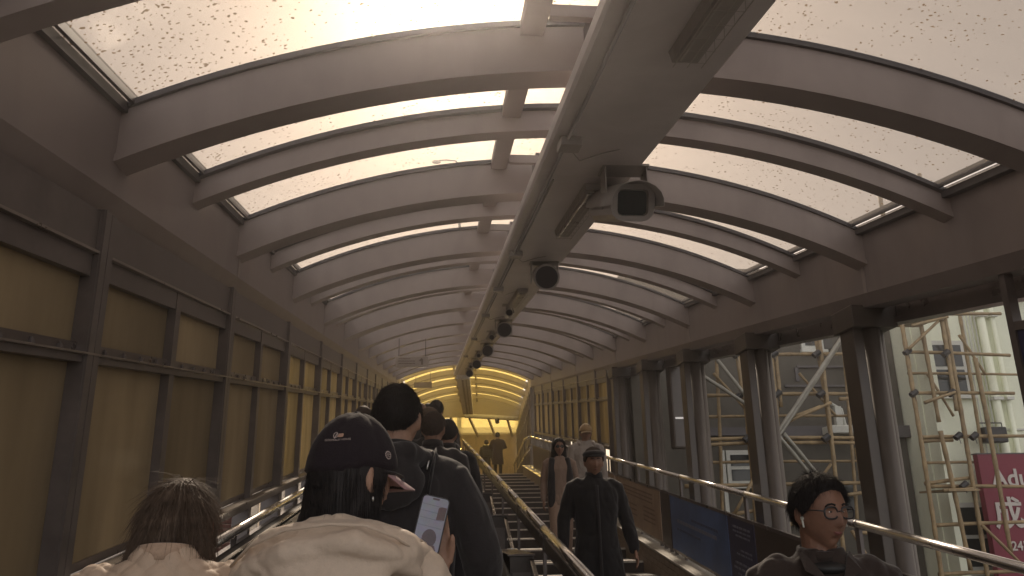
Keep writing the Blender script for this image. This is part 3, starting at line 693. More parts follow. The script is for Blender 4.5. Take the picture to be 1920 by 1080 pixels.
# glazed side of the landing
for s_ in (1, -1):
    X_ = s_ * 2.28
    def bx(name, ya, yb, ha, hb, m, t0=-.04, t1=.04): return MB().box(X_ + t0, X_ + t1, ya, yb, ha, hb).build(name, m, FR)
    bx('side_top_rail', .1, 13.2, 2.74, 2.86, M_frame); bx('side_transom', .1, 13.2, 2.24, 2.29, M_frame); bx('side_sill', .1, 13.2, 1.10, 1.40, M_frame)
    bx('side_base_rail', .1, 13.2, .06, .18, M_kerb, -.06, .06)
    n_ = 13
    for k in range(n_):
        ya = .15 + k * 1.0
        bx('side_mullion', ya - .05, ya + .05, .0, 2.86, M_frame, -.06, .05)
        bx('side_panel', ya + .05, ya + .95, 1.40, 2.74, G_amber, .0, .006)
        bx('side_panel', ya + .05, ya + .95, .18, 1.08, mat('pale_low_panel', (.52, .47, .34), .5, 0, .1, 3), .0, .02)
        if s_ > 0 and k < 9: MB().bar((X_ - .07, ya, 2.26 if k % 2 else 1.4), (X_ - .07, ya + 1, 1.4 if k % 2 else 2.26), .03).build('brace', M_frame, FR) if k in (1, 2) else None
lr = empty('handrail', (2.95, YE - 1, 0), 'steel handrail with a bend at the top of the stairs beside the glowing panels', 'handrail', 'stair handrails')
q0 = Vector((0, 0, sl(YE - 1) - .80)); q1 = Vector((-.05, 1.2, LZ + 1.12)); q2 = Vector((.62, 12.5, LZ + 1.12))
MB().tube([q0, q1, q2], .045, 10).tube([q0 - Vector((0, 0, .35)), q1 - Vector((0, 0, .5)), q2 - Vector((0, 0, .5))], .03, 8).build('tube', M_rail, lr, smooth=True)
for f_ in (.02, .3, .6, .9):
    p_ = q1.lerp(q2, f_); MB().box(p_.x - .02, p_.x + .02, p_.y - .02, p_.y + .02, LZ, p_.z).build('post', M_frame, lr)
#PART2
# ------------------------------------------------------------------ outside on the right: buildings, sign, scaffold
def face(px0, py0, px1, py1, Y, d0, d1, m, name, parent, bevel=0):
    """box whose front lies at distance Y + d0 and fills the given rectangle of the photograph"""
    xm, ym = (px0 + px1) / 2, (py0 + py1) / 2
    a = at(px0, ym, Y); b = at(px1, ym, Y); c = at(xm, py0, Y); d = at(xm, py1, Y)
    return MB().box(a.x, b.x, Y + d0, Y + d1, d.z, c.z).build(name, m, parent, bevel=bevel)
def window(px0, py0, px1, py1, Y, parent, m=None, rows=2, cols=1, fw=.05):
    m = m or M_white
    xm, ym = (px0 + px1) / 2, (py0 + py1) / 2
    x0, x1 = at(px0, ym, Y).x, at(px1, ym, Y).x; z1, z0 = at(xm, py0, Y).z, at(xm, py1, Y).z
    f = MB().box(x0 - fw, x1 + fw, Y - .05, Y - .003, z0 - fw, z1 + fw).build('window', m, parent)
    MB().box(x0 - fw - .04, x1 + fw + .04, Y - .11, Y - .051, z0 - fw - .05, z0 - fw).build('sill', m, f)
    for r_ in range(rows):
        for c_ in range(cols):
            xa = x0 + (x1 - x0) * c_ / cols + .02; xb = x0 + (x1 - x0) * (c_ + 1) / cols - .02
            za = z0 + (z1 - z0) * r_ / rows + .03; zb = z0 + (z1 - z0) * (r_ + 1) / rows - .03
            MB().box(xa, xb, Y - .058, Y - .051, za, zb).build('pane', M_winglass, f)
    return f
YA, YB = 13.9, 13.3
bA = empty('building', (6, YA, -9), 'shaded grey-brown rendered building behind the bamboo scaffold, between the columns', 'building', 'buildings outside on the right')
MB().box(3.42, 8.4, YA, YA + .9, -9, 4.6).build('wall', M_bldA, bA)
face(1455, 800, 1700, 822, YA, -.14, -.001, M_gasket, 'dark_band', bA); face(1320, 803, 1400, 818, YA, -.13, -.001, M_gasket, 'dark_band', bA)
window(1504, 616, 1536, 652, YA, bA, rows=1); window(1367, 850, 1408, 905, YA, bA, rows=2)
face(1492, 686, 1594, 690, YA, -.05, -.001, M_gasket, 'moulding', bA); face(1490, 690, 1496, 716, YA, -.05, -.001, M_gasket, 'moulding', bA); face(1470, 722, 1600, 726, YA, -.05, -.001, M_gasket, 'moulding', bA)
face(1540, 610, 1556, 655, YA, -.06, -.001, mat('dull_pipe', (.08, .075, .065)), 'downpipe', bA)
face(1355, 845, 1362, 980, YA, -.06, -.001, M_white, 'downpipe', bA)
face(1560, 905, 1600, 960, YA, -.03, -.001, M_winglass, 'dark_opening', bA)
face(1440, 840, 1462, 1000, YA, -.05, -.001, mat('dark_panel', (.07, .065, .055), .8), 'panel', bA)  # dark upright strip on the wall face
rebase(bA)
ac = empty('air_conditioner', at(1590, 800, YA - .4), 'pale air conditioner unit with a bent vent on the dark wall behind the scaffold', 'air conditioner')
MB().box(-.35, .30, -.1, .38, -.12, .02).build('casing', M_white, ac, bevel=.02); MB().box(-.22, -.10, -.05, .05, .02, .35).build('vent', M_white, ac, bevel=.01); MB().tube([(-.05, 0, .02), (-.08, 0, .3), (-.3, -.02, .42)], .03, 8).build('pipe', M_white, ac)
bB = empty('building', (11, YB, -9), 'tall cream rendered building with dark windows and vertical pipes at the far right', 'building', 'buildings outside on the right')
MB().box(8.42, 19, YB, YB + 8, -9, 5.05).build('wall', M_bldB, bB)
MB().box(8.44, 8.60, YB - .30, YB - .001, -9, 5.0).build('corner_pier', M_bldB, bB)
MB().box(8.62, 8.72, YB - .12, YB - .001, -9, 5.0).build('corner_pier', mat('pale_pier', (.62, .62, .52), .8, stain=.3), bB)
window(1742, 645, 1806, 738, YB, bB, rows=2); window(1795, 948, 1850, 1066, YB, bB, rows=2)
for px in (1813, 1820, 1827, 1834): 
    p_ = at(px, 640, YB - .06); MB().tube([(p_.x + .0, YB - .06, -9), (p_.x, YB - .06, 5.0)], .014, 6).build('pipe', M_white, bB)
for px, r_ in ((1858, .07), (1880, .045)):
    p_ = at(px, 700, YB - .1); MB().tube([(p_.x, YB - .1, -9), (p_.x, YB - .1, 5.0)], r_, 12).build('downpipe', M_bldB, bB, smooth=True)
    for z in (0.5, 2.0, 3.5): MB().box(p_.x - r_ - .02, p_.x + r_ + .02, YB - .19, YB - .02, z, z + .05).build('pipe_bracket', M_white, bB)
a = at(1895, 540, YB); MB().box(a.x, a.x + 2.5, YB - .5, YB - .001, a.z - .12, a.z + .04).build('canopy_ledge', M_white, bB)
a = at(1900, 805, YB); MB().box(a.x - .25, a.x + .3, YB - .04, YB - .001, a.z - .02, a.z + .01).build('cable_clip', M_white, bB)
rebase(bB)
fl = empty('floodlight', at(1860, 815, YB - .35), 'black floodlight on a bracket fixed to the cream building above the red sign', 'floodlight')
MB().box(-.20, .20, -.12, .10, -.14, .12).build('housing', M_black, fl, bevel=.02); MB().tube([(-.21, 0, 0), (-.22, .02, .2), (.22, .02, .2), (.21, 0, 0)], .012, 6).build('yoke', M_black, fl); MB().tube([(0, .1, 0), (0, .34, .05)], .02, 6).build('arm', M_black, fl)
# crimson sign
a = at(1832, 852, YB - .55); sgn = empty('shop_sign', (a.x, YB - .55, a.z), 'large crimson sign with white English and Chinese lettering on the cream building', 'sign')
MB().box(0, 5, 0, .12, -3.6, 0).build('sign_board', M_red, sgn); MB().box(-.02, 5, -.01, .125, 0, .02).build('top_trim', M_gasket, sgn)
def text_mesh(txt, size, m, extrude=.006, font=None, bold=0.0):
    c = bpy.data.curves.new('lettering', 'FONT'); c.body = txt; c.size = size; c.extrude = extrude; c.offset = bold; c.resolution_u = 4
    if font: c.font = font
    o = bpy.data.objects.new('lettering', c); col.objects.link(o)
    dg = bpy.context.evaluated_depsgraph_get(); me = bpy.data.meshes.new_from_object(o.evaluated_get(dg)); bpy.data.objects.remove(o); bpy.data.curves.remove(c)
    me.materials.clear(); me.materials.append(m); return me
def text_obj(txt, size, m, parent, loc, rot=(R(90), 0, 0)):
    o = bpy.data.objects.new('lettering', text_mesh(txt, size, m, bold=size * .018)); col.objects.link(o); o.parent = parent; o.location = loc; o.rotation_euler = rot; return o
def on_sign(px, py): p = at(px, py, YB - .55); return (p.x - sgn.location.x, -.012, p.z - sgn.location.z)
text_obj('Adu', .40, M_letter, sgn, on_sign(1861, 912)); text_obj('成', .52, M_letter, sgn, on_sign(1866, 985)); text_obj('245', .20, M_letter, sgn, on_sign(1897, 1032))
# bamboo scaffold
sc_ = empty('bamboo_scaffold', (6.5, 12.3, -9), 'bamboo pole scaffold lashed in front of the buildings on the right', 'scaffold')
def pole(x0, y0_, x1, y1_, Y, r=.036, m=None, ext0=0, ext1=0, name='bamboo_pole'):
    a = at(x0, y0_, Y); b = at(x1, y1_, Y); d = b - a; a2 = a - d * ext0; b2 = b + d * ext1; L_ = (b2 - a2).length; n_ = max(3, int(L_ / .32) * 3)
    pts = []; rr = []; u = (random.uniform(-.012, .012), random.uniform(-.012, .012))
    for k in range(n_ + 1):
        f = k / n_; p = a2.lerp(b2, f); wv = math.sin(f * math.pi * 1.3) * L_ * .004
        pts.append(p + Vector((u[0] * 3 + wv, u[1], wv * .6))); rr.append(r * (1.13 if k % 3 == 0 else .97) * (1 - .12 * f))
    return MB().tube(pts, rr, 8).build(name, m or M_bamboo, sc_, smooth=True)
V_ = [(1685, 585, 1763, 1080), (1715, 558, 1760, 791), (1763, 808, 1821, 1069), (1757, 552, 1843, 1074), (1764, 590, 1795, 770), (1825, 672, 1893, 1035),
      (1373, 640, 1406, 860), (1379, 640, 1392, 738), (1444, 624, 1465, 810), (1451, 627, 1467, 763), (1527, 603, 1558, 860), (1532, 640, 1561, 836), (1605, 840, 1615, 900), (1402, 800, 1420, 1000)]
for k, v in enumerate(V_): pole(*v, 12.2 + .05 * (k % 2), ext0=(.5 if k in (0, 3, 6, 8, 10) else .0), ext1=(1.2 if k in (0, 3, 6, 10) else 0))
H_ = [(1688, 591, 1874, 588), (1699, 660, 1893, 666), (1710, 737, 1904, 737), (1724, 820, 1925, 817), (1729, 827, 1785, 825), (1735, 907, 1824, 895), (1743, 912, 1925, 912), (1752, 985, 1925, 978), (1760, 1077, 1925, 1070),
      (1316, 664, 1391, 667), (1437, 665, 1588, 663), (1319, 742, 1381, 741), (1445, 739, 1600, 738), (1280, 827, 1405, 821), (1280, 837, 1405, 830), (1472, 821, 1610, 821), (1475, 830, 1610, 830), (1505, 609, 1590, 602), (1465, 908, 1625, 905), (1577, 930, 1627, 923), (1280, 912, 1420, 909), (1345, 655, 1390, 657), (1575, 748, 1600, 747), (1370, 965, 1425, 955), (1440, 985, 1560, 980), (1600, 1000, 1640, 998)]
for v in H_: pole(*v, 12.30, .030)
D_ = [(1727, 555, 1763, 588), (1707, 655, 1763, 602), (1710, 611, 1777, 594), (1735, 755, 1793, 735), (1840, 985, 1915, 1058), (1765, 920, 1821, 916), (1410, 895, 1373, 963), (1480, 790, 1560, 755), (1480, 783, 1536, 762), (1600, 995, 1650, 1080)]
for v in D_: pole(*v, 12.14, .026)
for v in ((1581, 627, 1459, 815), (1459, 815, 1515, 882), (1466, 813, 1522, 880), (1324, 653, 1397, 743), (1314, 700, 1395, 752), (1586, 622, 1466, 800)): pole(*v, 12.08, .034, M_pole, name='steel_brace', ext1=.1)
V2_ = [(1338, 655, 1352, 980), (1425, 640, 1447, 1000), (1572, 600, 1606, 1000), (1790, 560, 1868, 1040)]
for v in V2_: pole(*v, 12.95, .030, ext0=.2, ext1=.3)
for v in ((1300, 782, 1620, 779), (1300, 868, 1620, 864), (1705, 700, 1915, 702), (1735, 868, 1925, 866)): pole(*v, 13.0, .024)
for v in ((1340, 700, 1420, 790), (1500, 700, 1570, 780), (1740, 700, 1790, 780), (1560, 870, 1500, 950), (1800, 628, 1850, 702)): pole(*v, 12.9, .024)
for (px, py) in ((1763, 591), (1772, 663), (1783, 737), (1795, 818), (1825, 818), (1806, 910), (1700, 660), (1712, 738), (1380, 665), (1530, 664), (1538, 739), (1548, 821), (1450, 665), (1457, 739), (1387, 741), (1400, 822)):
    p = at(px, py, 12.2); MB().tube([p + Vector((-.05, -.02, -.035)), p + Vector((.05, -.02, .035))], .050, 8).tube([p + Vector((0, -.06, -.12)), p + Vector((0, -.03, 0))], .006, 4).build('lashing', M_black, sc_)
for (a, b) in (((1688, 597), (1760, 592)), ((1765, 922), (1822, 916))):
    pa, pb = at(*a, 12.3), at(*b, 12.3); MB().box(pa.x, pb.x, 12.1, 12.9, pa.z, pa.z + .03).build('plank', M_bamboo, sc_)
rebase(sc_)
# street lamp seen through the roof, mullion and dark board at the right edge
sp = at(862, 312, 48.0); ln = empty('street_lamp', (sp.x, 48.0, 2), 'small curved street lamp seen as an outline through the roof sheet', 'street lamp')
zt = sp.z - 2
q = [at(864, 313, 48.0), at(855, 302, 48.0), at(838, 300, 48.0), at(824, 301, 48.0)]
MB().tube([(0, 0, 0), (0, 0, zt - .3)], [.14, .08], 10).tube([(0, 0, zt - .31)] + [(p.x - sp.x, 0, p.z - 2) for p in q], .05, 8).build('pole', M_black, ln)
p = at(818, 304, 48.0); MB().ell((p.x - sp.x, 0, p.z - 2), (.30, .14, .12)).build('lamp_head', M_black, ln)
db_ = empty('side_board', (3.20, 3.0, sl(3)), 'dark navy board in a black frame at the right edge of the picture', 'board')
MB().box(0, .03, -1.6, 1.06, -.40, .44, True).build('board', M_navy, db_)
for a in ((-.012, .042, 1.061, 1.11, -.80, .80), (-.012, .042, -1.65, -1.6, -.80, .80)): MB().box(*a, True).build('board_post', M_frame, db_)
MB().box(-.012, .042, -1.6, 1.06, .441, .49, True).build('board_frame', M_frame, db_); MB().box(-.012, .042, -1.6, 1.06, -.45, -.401, True).build('board_frame', M_frame, db_)
# odds and ends between the far columns
for (px, X_, h0, h1, r_, m) in ((1186, 3.9, -2.4, 1.4, .035, M_bamboo), (1192, 4.0, -2.4, 1.4, .02, M_pole), (1160, 4.2, -2.4, 1.6, .06, M_pole)):
    Y = 1500 * X_ / (px - 822); MB().tube([(X_, Y, sl(Y) + h0), (X_, Y, sl(Y) + h1)], r_, 8).build('bamboo_pole', m, sc_, loc=-sc_.location)
wl = empty('wall_lamp', (3.75, 15.2, sl(15.2) + .42), 'small lit amber wall lamp glimpsed between the columns', 'lamp')
em = bpy.data.materials.new('lamp_glow'); em.use_nodes = True; b_ = em.node_tree.nodes['Principled BSDF']; b_.inputs['Emission Color'].default_value = (1, .62, .22, 1); b_.inputs['Emission Strength'].default_value = .6
MB().ell((0, 0, 0), (.045, .04, .06)).build('globe', em, wl, smooth=True); MB().box(-.02, .02, .05, .2, -.03, .03).build('bracket', M_black, wl)
hb = empty('hanging_box', (3.55, 11.6, sl(11.6) - .55), 'rusty brown cabinet fixed behind the columns', 'cabinet'); MB().box(-.14, .14, -.1, .1, 0, 1.25).build('casing', M_column, hb, bevel=.03); MB().box(-.1, .05, -.115, -.101, .42, .45).build('door_handle', M_steel, hb)

# ------------------------------------------------------------------ people
def cloth_mat(name, c, rough=.85, var=.12, scale=90, sheen=.25, bump=.25):
    m = mat(name, c, rough, 0, var, scale, bump); m.node_tree.nodes['Principled BSDF'].inputs['Sheen Weight'].default_value = sheen
    m.node_tree.nodes['Principled BSDF'].inputs['Specular IOR Level'].default_value = .25; return m
def skin_mat(name, c):
    m = mat(name, c, .52, 0, .16, 26, .25); b = m.node_tree.nodes['Principled BSDF']; b.inputs['Subsurface Weight'].default_value = .15; b.inputs['Subsurface Radius'].default_value = (.02, .008, .004); b.inputs['Subsurface Scale'].default_value = .5; return m
S_skin = skin_mat('skin_light', (.40, .235, .16)); S_skin2 = skin_mat('skin_tan', (.30, .165, .11))
def hair_mat(name, c):
    m = mat(name, c, .62, 0, .35, 60, .5); m.node_tree.nodes['Principled BSDF'].inputs['Specular IOR Level'].default_value = .35; return m
Hr_black = hair_mat('hair_black', (.018, .014, .013)); Hr_brown = hair_mat('hair_brown', (.11, .075, .052)); Hr_dkbrown = hair_mat('hair_dark_brown', (.045, .028, .02)); Hr_grey = hair_mat('hair_sparse', (.20, .12, .09))
C_black = cloth_mat('black_cloth', (.021, .019, .020)); C_char = cloth_mat('charcoal_cloth', (.032, .028, .029)); C_brown = cloth_mat('brown_jacket', (.040, .027, .022)); C_cream = cloth_mat('cream_nylon', (.61, .485, .375), .5, .05, 110, .15, .22)
C_beige = cloth_mat('quilted_beige', (.56, .42, .31), .6, .05, 120, .15, .1); C_pink = cloth_mat('sand_knit', (.30, .21, .16)); C_white = cloth_mat('white_hoodie', (.38, .33, .29)); C_grey = cloth_mat('grey_jacket', (.20, .17, .155)); C_navy = cloth_mat('dark_trousers', (.028, .027, .032))
C_cap = cloth_mat('dark_plum_cap', (.018, .012, .015), .85, .08, 160, .08); C_brim = cloth_mat('dusty_pink_brim', (.36, .20, .20), .7, .05, 160, .3); C_capb = cloth_mat('sand_cap', (.40, .27, .14)); C_plum = cloth_mat('plum_coat', (.05, .03, .032))
M_lip = mat('lip', (.26, .10, .085), .45); M_eye = mat('eye_white', (.60, .55, .50), .3); M_iris = mat('iris', (.02, .012, .01), .15); M_nail = mat('nail', (.55, .10, .12), .2)

def gauss(a, b, s1, s2): return math.exp(-(a / s1) ** 2 - (b / s2) ** 2)
HD = (.076, .0975, .1175)
def head_pt(d, off=0.0, feat=True):
    x, y, z = d; px, py, pz = HD[0] * x, HD[1] * y, HD[2] * z
    if z < 0:
        t = -z; px *= 1 - .26 * t * t
        if y < 0: py *= 1 - .42 * t
        else: py *= 1 - .06 * t
    if z > 0: px *= 1 + .03 * z
    r = off
    if feat and y > 0:
        r += .017 * gauss(x, z + .16, .11, .20) + .011 * gauss(x, z + .27, .10, .08) + .006 * gauss(abs(x) - .15, z + .30, .06, .06)
        r -= .008 * gauss(abs(x) - .37, z - .04, .15, .10); r += .004 * gauss(abs(x) - .34, z - .22, .2, .07)
        r += .006 * gauss(x, z + .50, .2, .045) + .006 * gauss(x, z + .585, .17, .045) - .004 * gauss(x, z + .545, .2, .018) - .005 * gauss(x, z + .69, .2, .06) + .008 * gauss(x, z + .88, .25, .12) + .004 * gauss(abs(x) - .55, z + .12, .16, .16)
    return Vector((px + x * r, py + y * r, pz + z * r))
def sphere_dirs(nu, nv):
    D = []
    for j in range(nv + 1):
        th = math.pi * (.012 + .976 * j / nv)
        for i in range(nu):
            ph = 2 * math.pi * i / nu; D.append(Vector((math.sin(th) * math.cos(ph), math.sin(th) * math.sin(ph), math.cos(th))))
    F = [((j * nu + i), (j + 1) * nu + i, (j + 1) * nu + (i + 1) % nu, j * nu + (i + 1) % nu) for j in range(nv) for i in range(nu)]
    F += [tuple(range(nu - 1, -1, -1))[::-1], tuple(nv * nu + k for k in range(nu))[::-1]]
    return D, F
def smooth01(t): t = max(0, min(1, t)); return t * t * (3 - 2 * t)
def hairline(d, style):
    a = math.atan2(abs(d.x), d.y)           # 0 front .. pi back
    if style == 'short': pts = ((0, .60), (.7, .50), (1.15, .12), (1.45, -.12), (1.75, .0), (2.0, -.25), (2.5, -.52), (3.15, -.58))
    elif style == 'bald': pts = ((0, 2), (1.2, .9), (1.5, .2), (2.2, .25), (3.15, .1))
    else: pts = ((0, .62), (.7, .50), (1.0, .05), (1.4, -.45), (2.0, -.8), (3.15, -.9))
    for (a0, z0), (a1, z1) in zip(pts, pts[1:]):
        if a <= a1: return z0 + (z1 - z0) * (a - a0) / (a1 - a0)
    return pts[-1][1]
def hair_shell(style, thick, seed=0, nu=56, nv=40, amp=.3):
    D, F = sphere_dirs(nu, nv); V = []
    for d in D:
        k = smooth01((d.z - hairline(d, style) + .04) / .22)
        n_ = noise.noise(d * 3.1 + Vector((seed, 0, 0))) * amp + noise.noise(d * 11 + Vector((seed, 3, 0))) * amp * .6
        front = smooth01((d.y - .1) * 1.2) * smooth01((d.z - .3) * 2)
        o = -.010 * (1 - k) + k * thick * (1 + n_ + .35 * front)
        V.append(head_pt(d, o, False))
    return V, F
def rem(mb, voxel, name, m, parent, disp=None, smooth_it=3, s=1.0, post=None, snap=None):
    me = mb.mesh(name + '_src', m, False, True); o = bpy.data.objects.new(name, me); col.objects.link(o)
    r_ = o.modifiers.new('r', 'REMESH'); r_.mode = 'VOXEL'; r_.voxel_size = voxel
    if smooth_it: sm_ = o.modifiers.new('s', 'SMOOTH'); sm_.iterations = smooth_it; sm_.factor = .5
    dg = bpy.context.evaluated_depsgraph_get(); me2 = bpy.data.meshes.new_from_object(o.evaluated_get(dg)); o.modifiers.clear()
    if disp:
        N_ = [v.normal.copy() for v in me2.vertices]
        for v, n_ in zip(me2.vertices, N_): v.co = v.co + n_ * disp(v.co, n_)
    if s != 1: me2.transform(Matrix.Scale(s, 4))
    me2.name = name; me2.materials.clear(); me2.materials.append(m)
    for p_ in me2.polygons: p_.use_smooth = True
    o.data = me2; bpy.data.meshes.remove(me); o.parent = parent; me2.update(); return o
def folds(amp=.006, f=7, seed=0, stretch=(1, 1, .45)):
    def g(c, n_):
        q = Vector((c.x * f * stretch[0] + seed, c.y * f * stretch[1], c.z * f * stretch[2]))
        w_ = noise.noise_vector(q * .7) * .8
        return amp * (noise.noise(q + w_) + .5 * abs(noise.noise(q * 2.3 + w_)) * 2 - .5)
    return g
def strands(parent, pts, m, n_seg, length, flow, width=.0011, name='loose_hair', curl=.25):
    """pts: list of (root, normal). flow(root, normal) gives the growing direction"""
    mb = MB()
    for root, nr in pts:
        d = flow(root, nr); L_ = length * random.uniform(.55, 1.25); p = root.copy(); P = [p.copy()]
        wob = Vector((random.uniform(-1, 1), random.uniform(-1, 1), random.uniform(-1, 1))) * curl
        for k in range(n_seg):
            d = (d + wob * (k / n_seg) * .5 + Vector((0, 0, -.12))).normalized(); p = p + d * (L_ / n_seg); P.append(p.copy())
        n0 = len(mb.v); side = d.cross(nr).normalized() if d.cross(nr).length > 1e-4 else Vector((1, 0, 0))
        for k, q in enumerate(P):
            w_ = width * (1 - k / (len(P) - .2)); mb.v += [tuple(q + side * w_), tuple(q - side * w_), tuple(q + nr * w_)]
        for k in range(len(P) - 1):
            a = n0 + k * 3; b = a + 3; mb.f += [(a, a + 1, b + 1, b), (a + 1, a + 2, b + 2, b + 1), (a + 2, a, b, b + 2)]
    o = mb.build(name, m, parent, smooth=True, fixn=False); o['kind'] = 'stuff'; return o

def hand_prims(mb, W, d, n, thumb, curl=.35, s=1.0, L_=None):
    """W wrist, d along the palm, n palm normal (palm side), thumb = direction of the thumb side"""
    d = d.normalized(); t = thumb - d * thumb.dot(d); t.normalize(); n = n - d * n.dot(d) - t * n.dot(t); n.normalize()
    mb.capsule([W - d * .02 * s, W + d * .03 * s, W + d * .085 * s], [(.016 * s, .022 * s), (.014 * s, .036 * s), (.012 * s, .040 * s)], 12, side=tuple(n))
    for k, (off, ln_) in enumerate(((.030, .070), (.011, .078), (-.009, .073), (-.028, .058))):
        p = W + d * .085 * s + t * off * s; dd = d.copy(); P = [p - d * .02 * s, p]
        for j, fr in enumerate((.45, .30, .25)):
            dd = (dd + n * curl * (1.0 if j else .6)).normalized(); p = p + dd * ln_ * fr * s; P.append(p.copy())
        mb.capsule(P, [.0088 * s, .009 * s, .0086 * s, .0078 * s, .0068 * s], 8)
    p = W + d * .02 * s + t * .028 * s; P = [W + d * .015 * s + t * .01 * s, p, p + (t * .30 + d * .9 + n * .30).normalized() * .035 * s]; P.append(P[-1] + (d + t * .15 + n * .4).normalized() * .03 * s)
    mb.capsule(P, [.013 * s, .0125 * s, .0105 * s, .008 * s], 8)

def person(px, top_h, Yd, floor_h, rz, label, group, **c):
    """stands on the sloping floor; px = horizontal place of the head in the photograph, top_h = head height above the slope line"""
    X_ = (px - 822) * Yd / FPX if 'x' not in c else c['x']
    H_ = (top_h - floor_h) * c.get('hs', 1); s = H_ / 1.7; z0 = (sl(Yd) if Yd < YE else sl(YE)) + floor_h
    root = empty('person', (X_, Yd, z0), label, 'person', group, rz=rz); vx = c.get('voxel', .010); sk = c.get('skin', S_skin)
    pitch, yaw = R(c.get('pitch', 0)), R(c.get('yaw', 0)); piv = Vector((0, c.get('lean', 0), c.get('pivz', 1.475)))
    HM = Matrix.Translation(piv) @ Matrix.Rotation(yaw, 4, 'Z') @ Matrix.Rotation(pitch, 4, 'X') @ Matrix.Translation((0, .015, .1075))
    def hv(v): return HM @ Vector(v)
    body = MB(); D, F = sphere_dirs(c.get('hres', 36), c.get('hres', 36))
    body.add([hv(head_pt(d)) for d in D], F)
    M3 = HM.to_3x3()
    for sx in (-1, 1):
        body.ell(hv((sx * .079, -.008, -.008)), (.008, .019, .031), M3 @ Matrix.Rotation(R(sx * 22), 3, 'Z'), 12, 8); body.ell(hv((sx * .078, -.004, -.033)), (.007, .010, .011), M3, 10, 6)
    body.capsule([(0, -.012, 1.38), (0, -.008, 1.44), hv((0, -.022, -.06))], [(.065, .06), (.056, .056), (.058, .056)], 16)
    body.loft([(.84, .13, .09), (.95, .15, .10), (1.1, .13, .085), (1.28, .155, .10), (1.38, .14, .08), (1.42, .06, .05)], 18)
    stride = c.get('stride', .0); ft = []
    for sx in (-1, 1):
        fy = stride * sx; hip = Vector((sx * .085, 0, .90)); knee = Vector((sx * .095, fy * .5 + .03, .49)); ank = Vector((sx * .10, fy, .09 + (0.05 if fy < 0 else 0)))
        body.capsule([hip, knee, knee.lerp(ank, .35), ank], [.075, .052, .052, .036], 12); body.capsule([ank + Vector((0, -.03, -.045)), ank + Vector((0, .13, -.055))], [(.035, .035), (.03, .02)], 10); ft.append((hip, knee, ank))
    arms = c.get('arms', {}); AR = []
    for sx in (-1, 1):
        sh_ = Vector((sx * .175, -.005, 1.385)); el = Vector(arms.get(sx, {}).get('el', (sx * .235, -.02, 1.11))); wr = Vector(arms.get(sx, {}).get('wr', (sx * .25, .05, .87)))
        el = Vector(el); wr = Vector(wr); body.capsule([sh_, el, el.lerp(wr, .4), wr], [.042, .036, .034, .024], 12); AR.append((sh_, el, wr, sx))
        if arms.get(sx, {}).get('hand', True):
            d = (wr - el).normalized(); hand_prims(body, wr + d * .01, Vector(arms.get(sx, {}).get('hd', d)), Vector(arms.get(sx, {}).get('hn', (-sx, 0, 0))), Vector(arms.get(sx, {}).get('ht', (0, 1, 0))), arms.get(sx, {}).get('curl', .35))
    if c.get('extra'): c['extra'](body)
    rem(body, c.get('bvoxel', vx * .8), 'body', sk, root, None, 1, s)
    def part(mb, name, m, smooth=True): 
        for i, v in enumerate(mb.v): mb.v[i] = tuple(Vector(v) * s)
        return mb.build(name, m, root, smooth=smooth)
    # ---- face parts
    if c.get('face', True):
        for sx in (-1, 1):
            e = head_pt(Vector((sx * .36, .93, .045)).normalized(), -.006)
            part(MB().ell(hv(e), (.0125, .008, .0055), M3, 12, 8), 'eye', M_eye); part(MB().ell(hv(e + Vector((0, .0055, 0))), (.0055, .004, .0052), M3, 10, 6), 'iris', M_iris)
            b = MB(); P = [hv(head_pt(Vector((sx * t_, .9, z_)).normalized(), .001)) for t_, z_ in ((.16, .205), (.3, .245), (.46, .24), (.6, .19))]
            b.tube(P, [(.0035, .003), (.0032, .003), (.0030, .0028), (.0015, .0015)], 6); part(b, 'eyebrow', c.get('hairm', Hr_black))
        b = MB(); b.tube([hv(head_pt(Vector((t_, .85, -.49 - .02 * abs(t_))).normalized(), .0005)) for t_ in (-.22, -.1, 0, .1, .22)], [(.001, .001), (.004, .004), (.0045, .004), (.004, .004), (.001, .001)], 8)
        b.tube([hv(head_pt(Vector((t_, .85, -.55 + .03 * abs(t_))).normalized(), .0)) for t_ in (-.2, -.1, 0, .1, .2)], [(.001, .001), (.005, .0045), (.006, .005), (.005, .0045), (.001, .001)], 8); part(b, 'lips', M_lip)
    # ---- hair
    hm = c.get('hairm', Hr_black); st = c.get('hair', 'short'); th = c.get('hthick', .016)
    if st:
        V, F2 = hair_shell(st if st in ('short', 'bald') else 'long', th, c.get('seed', 1)); hb_ = MB().add([hv(v) for v in V], F2)
        if st in ('bob', 'long'):
            q = c.get('hlen', .20 if st == 'bob' else .38); secs = c.get('hsecs') or [(.05, .07, .075, 0, -.03), (.0, .092, .085, 0, -.028), (-.06, .103, .085, 0, -.032), (-.12, .108, .075, 0, -.045), (-q * .85, .105, .06, 0, -.06), (-q, .085, .045, 0, -.065)]
            lf = MB().loft(secs, 28); hb_.add([hv(v) for v in lf.v], lf.f)
        ho = rem(hb_, c.get('hvoxel', .007), 'hair', hm, root, (lambda co, n_: .003 * noise.noise(Vector((co.x * 60, co.y * 60, co.z * 9))) + .002 * noise.noise(Vector((co.x * 150, co.y * 150, co.z * 25)))) if st != 'bald' else None, 1, s)
        ns = c.get('strands', 0)
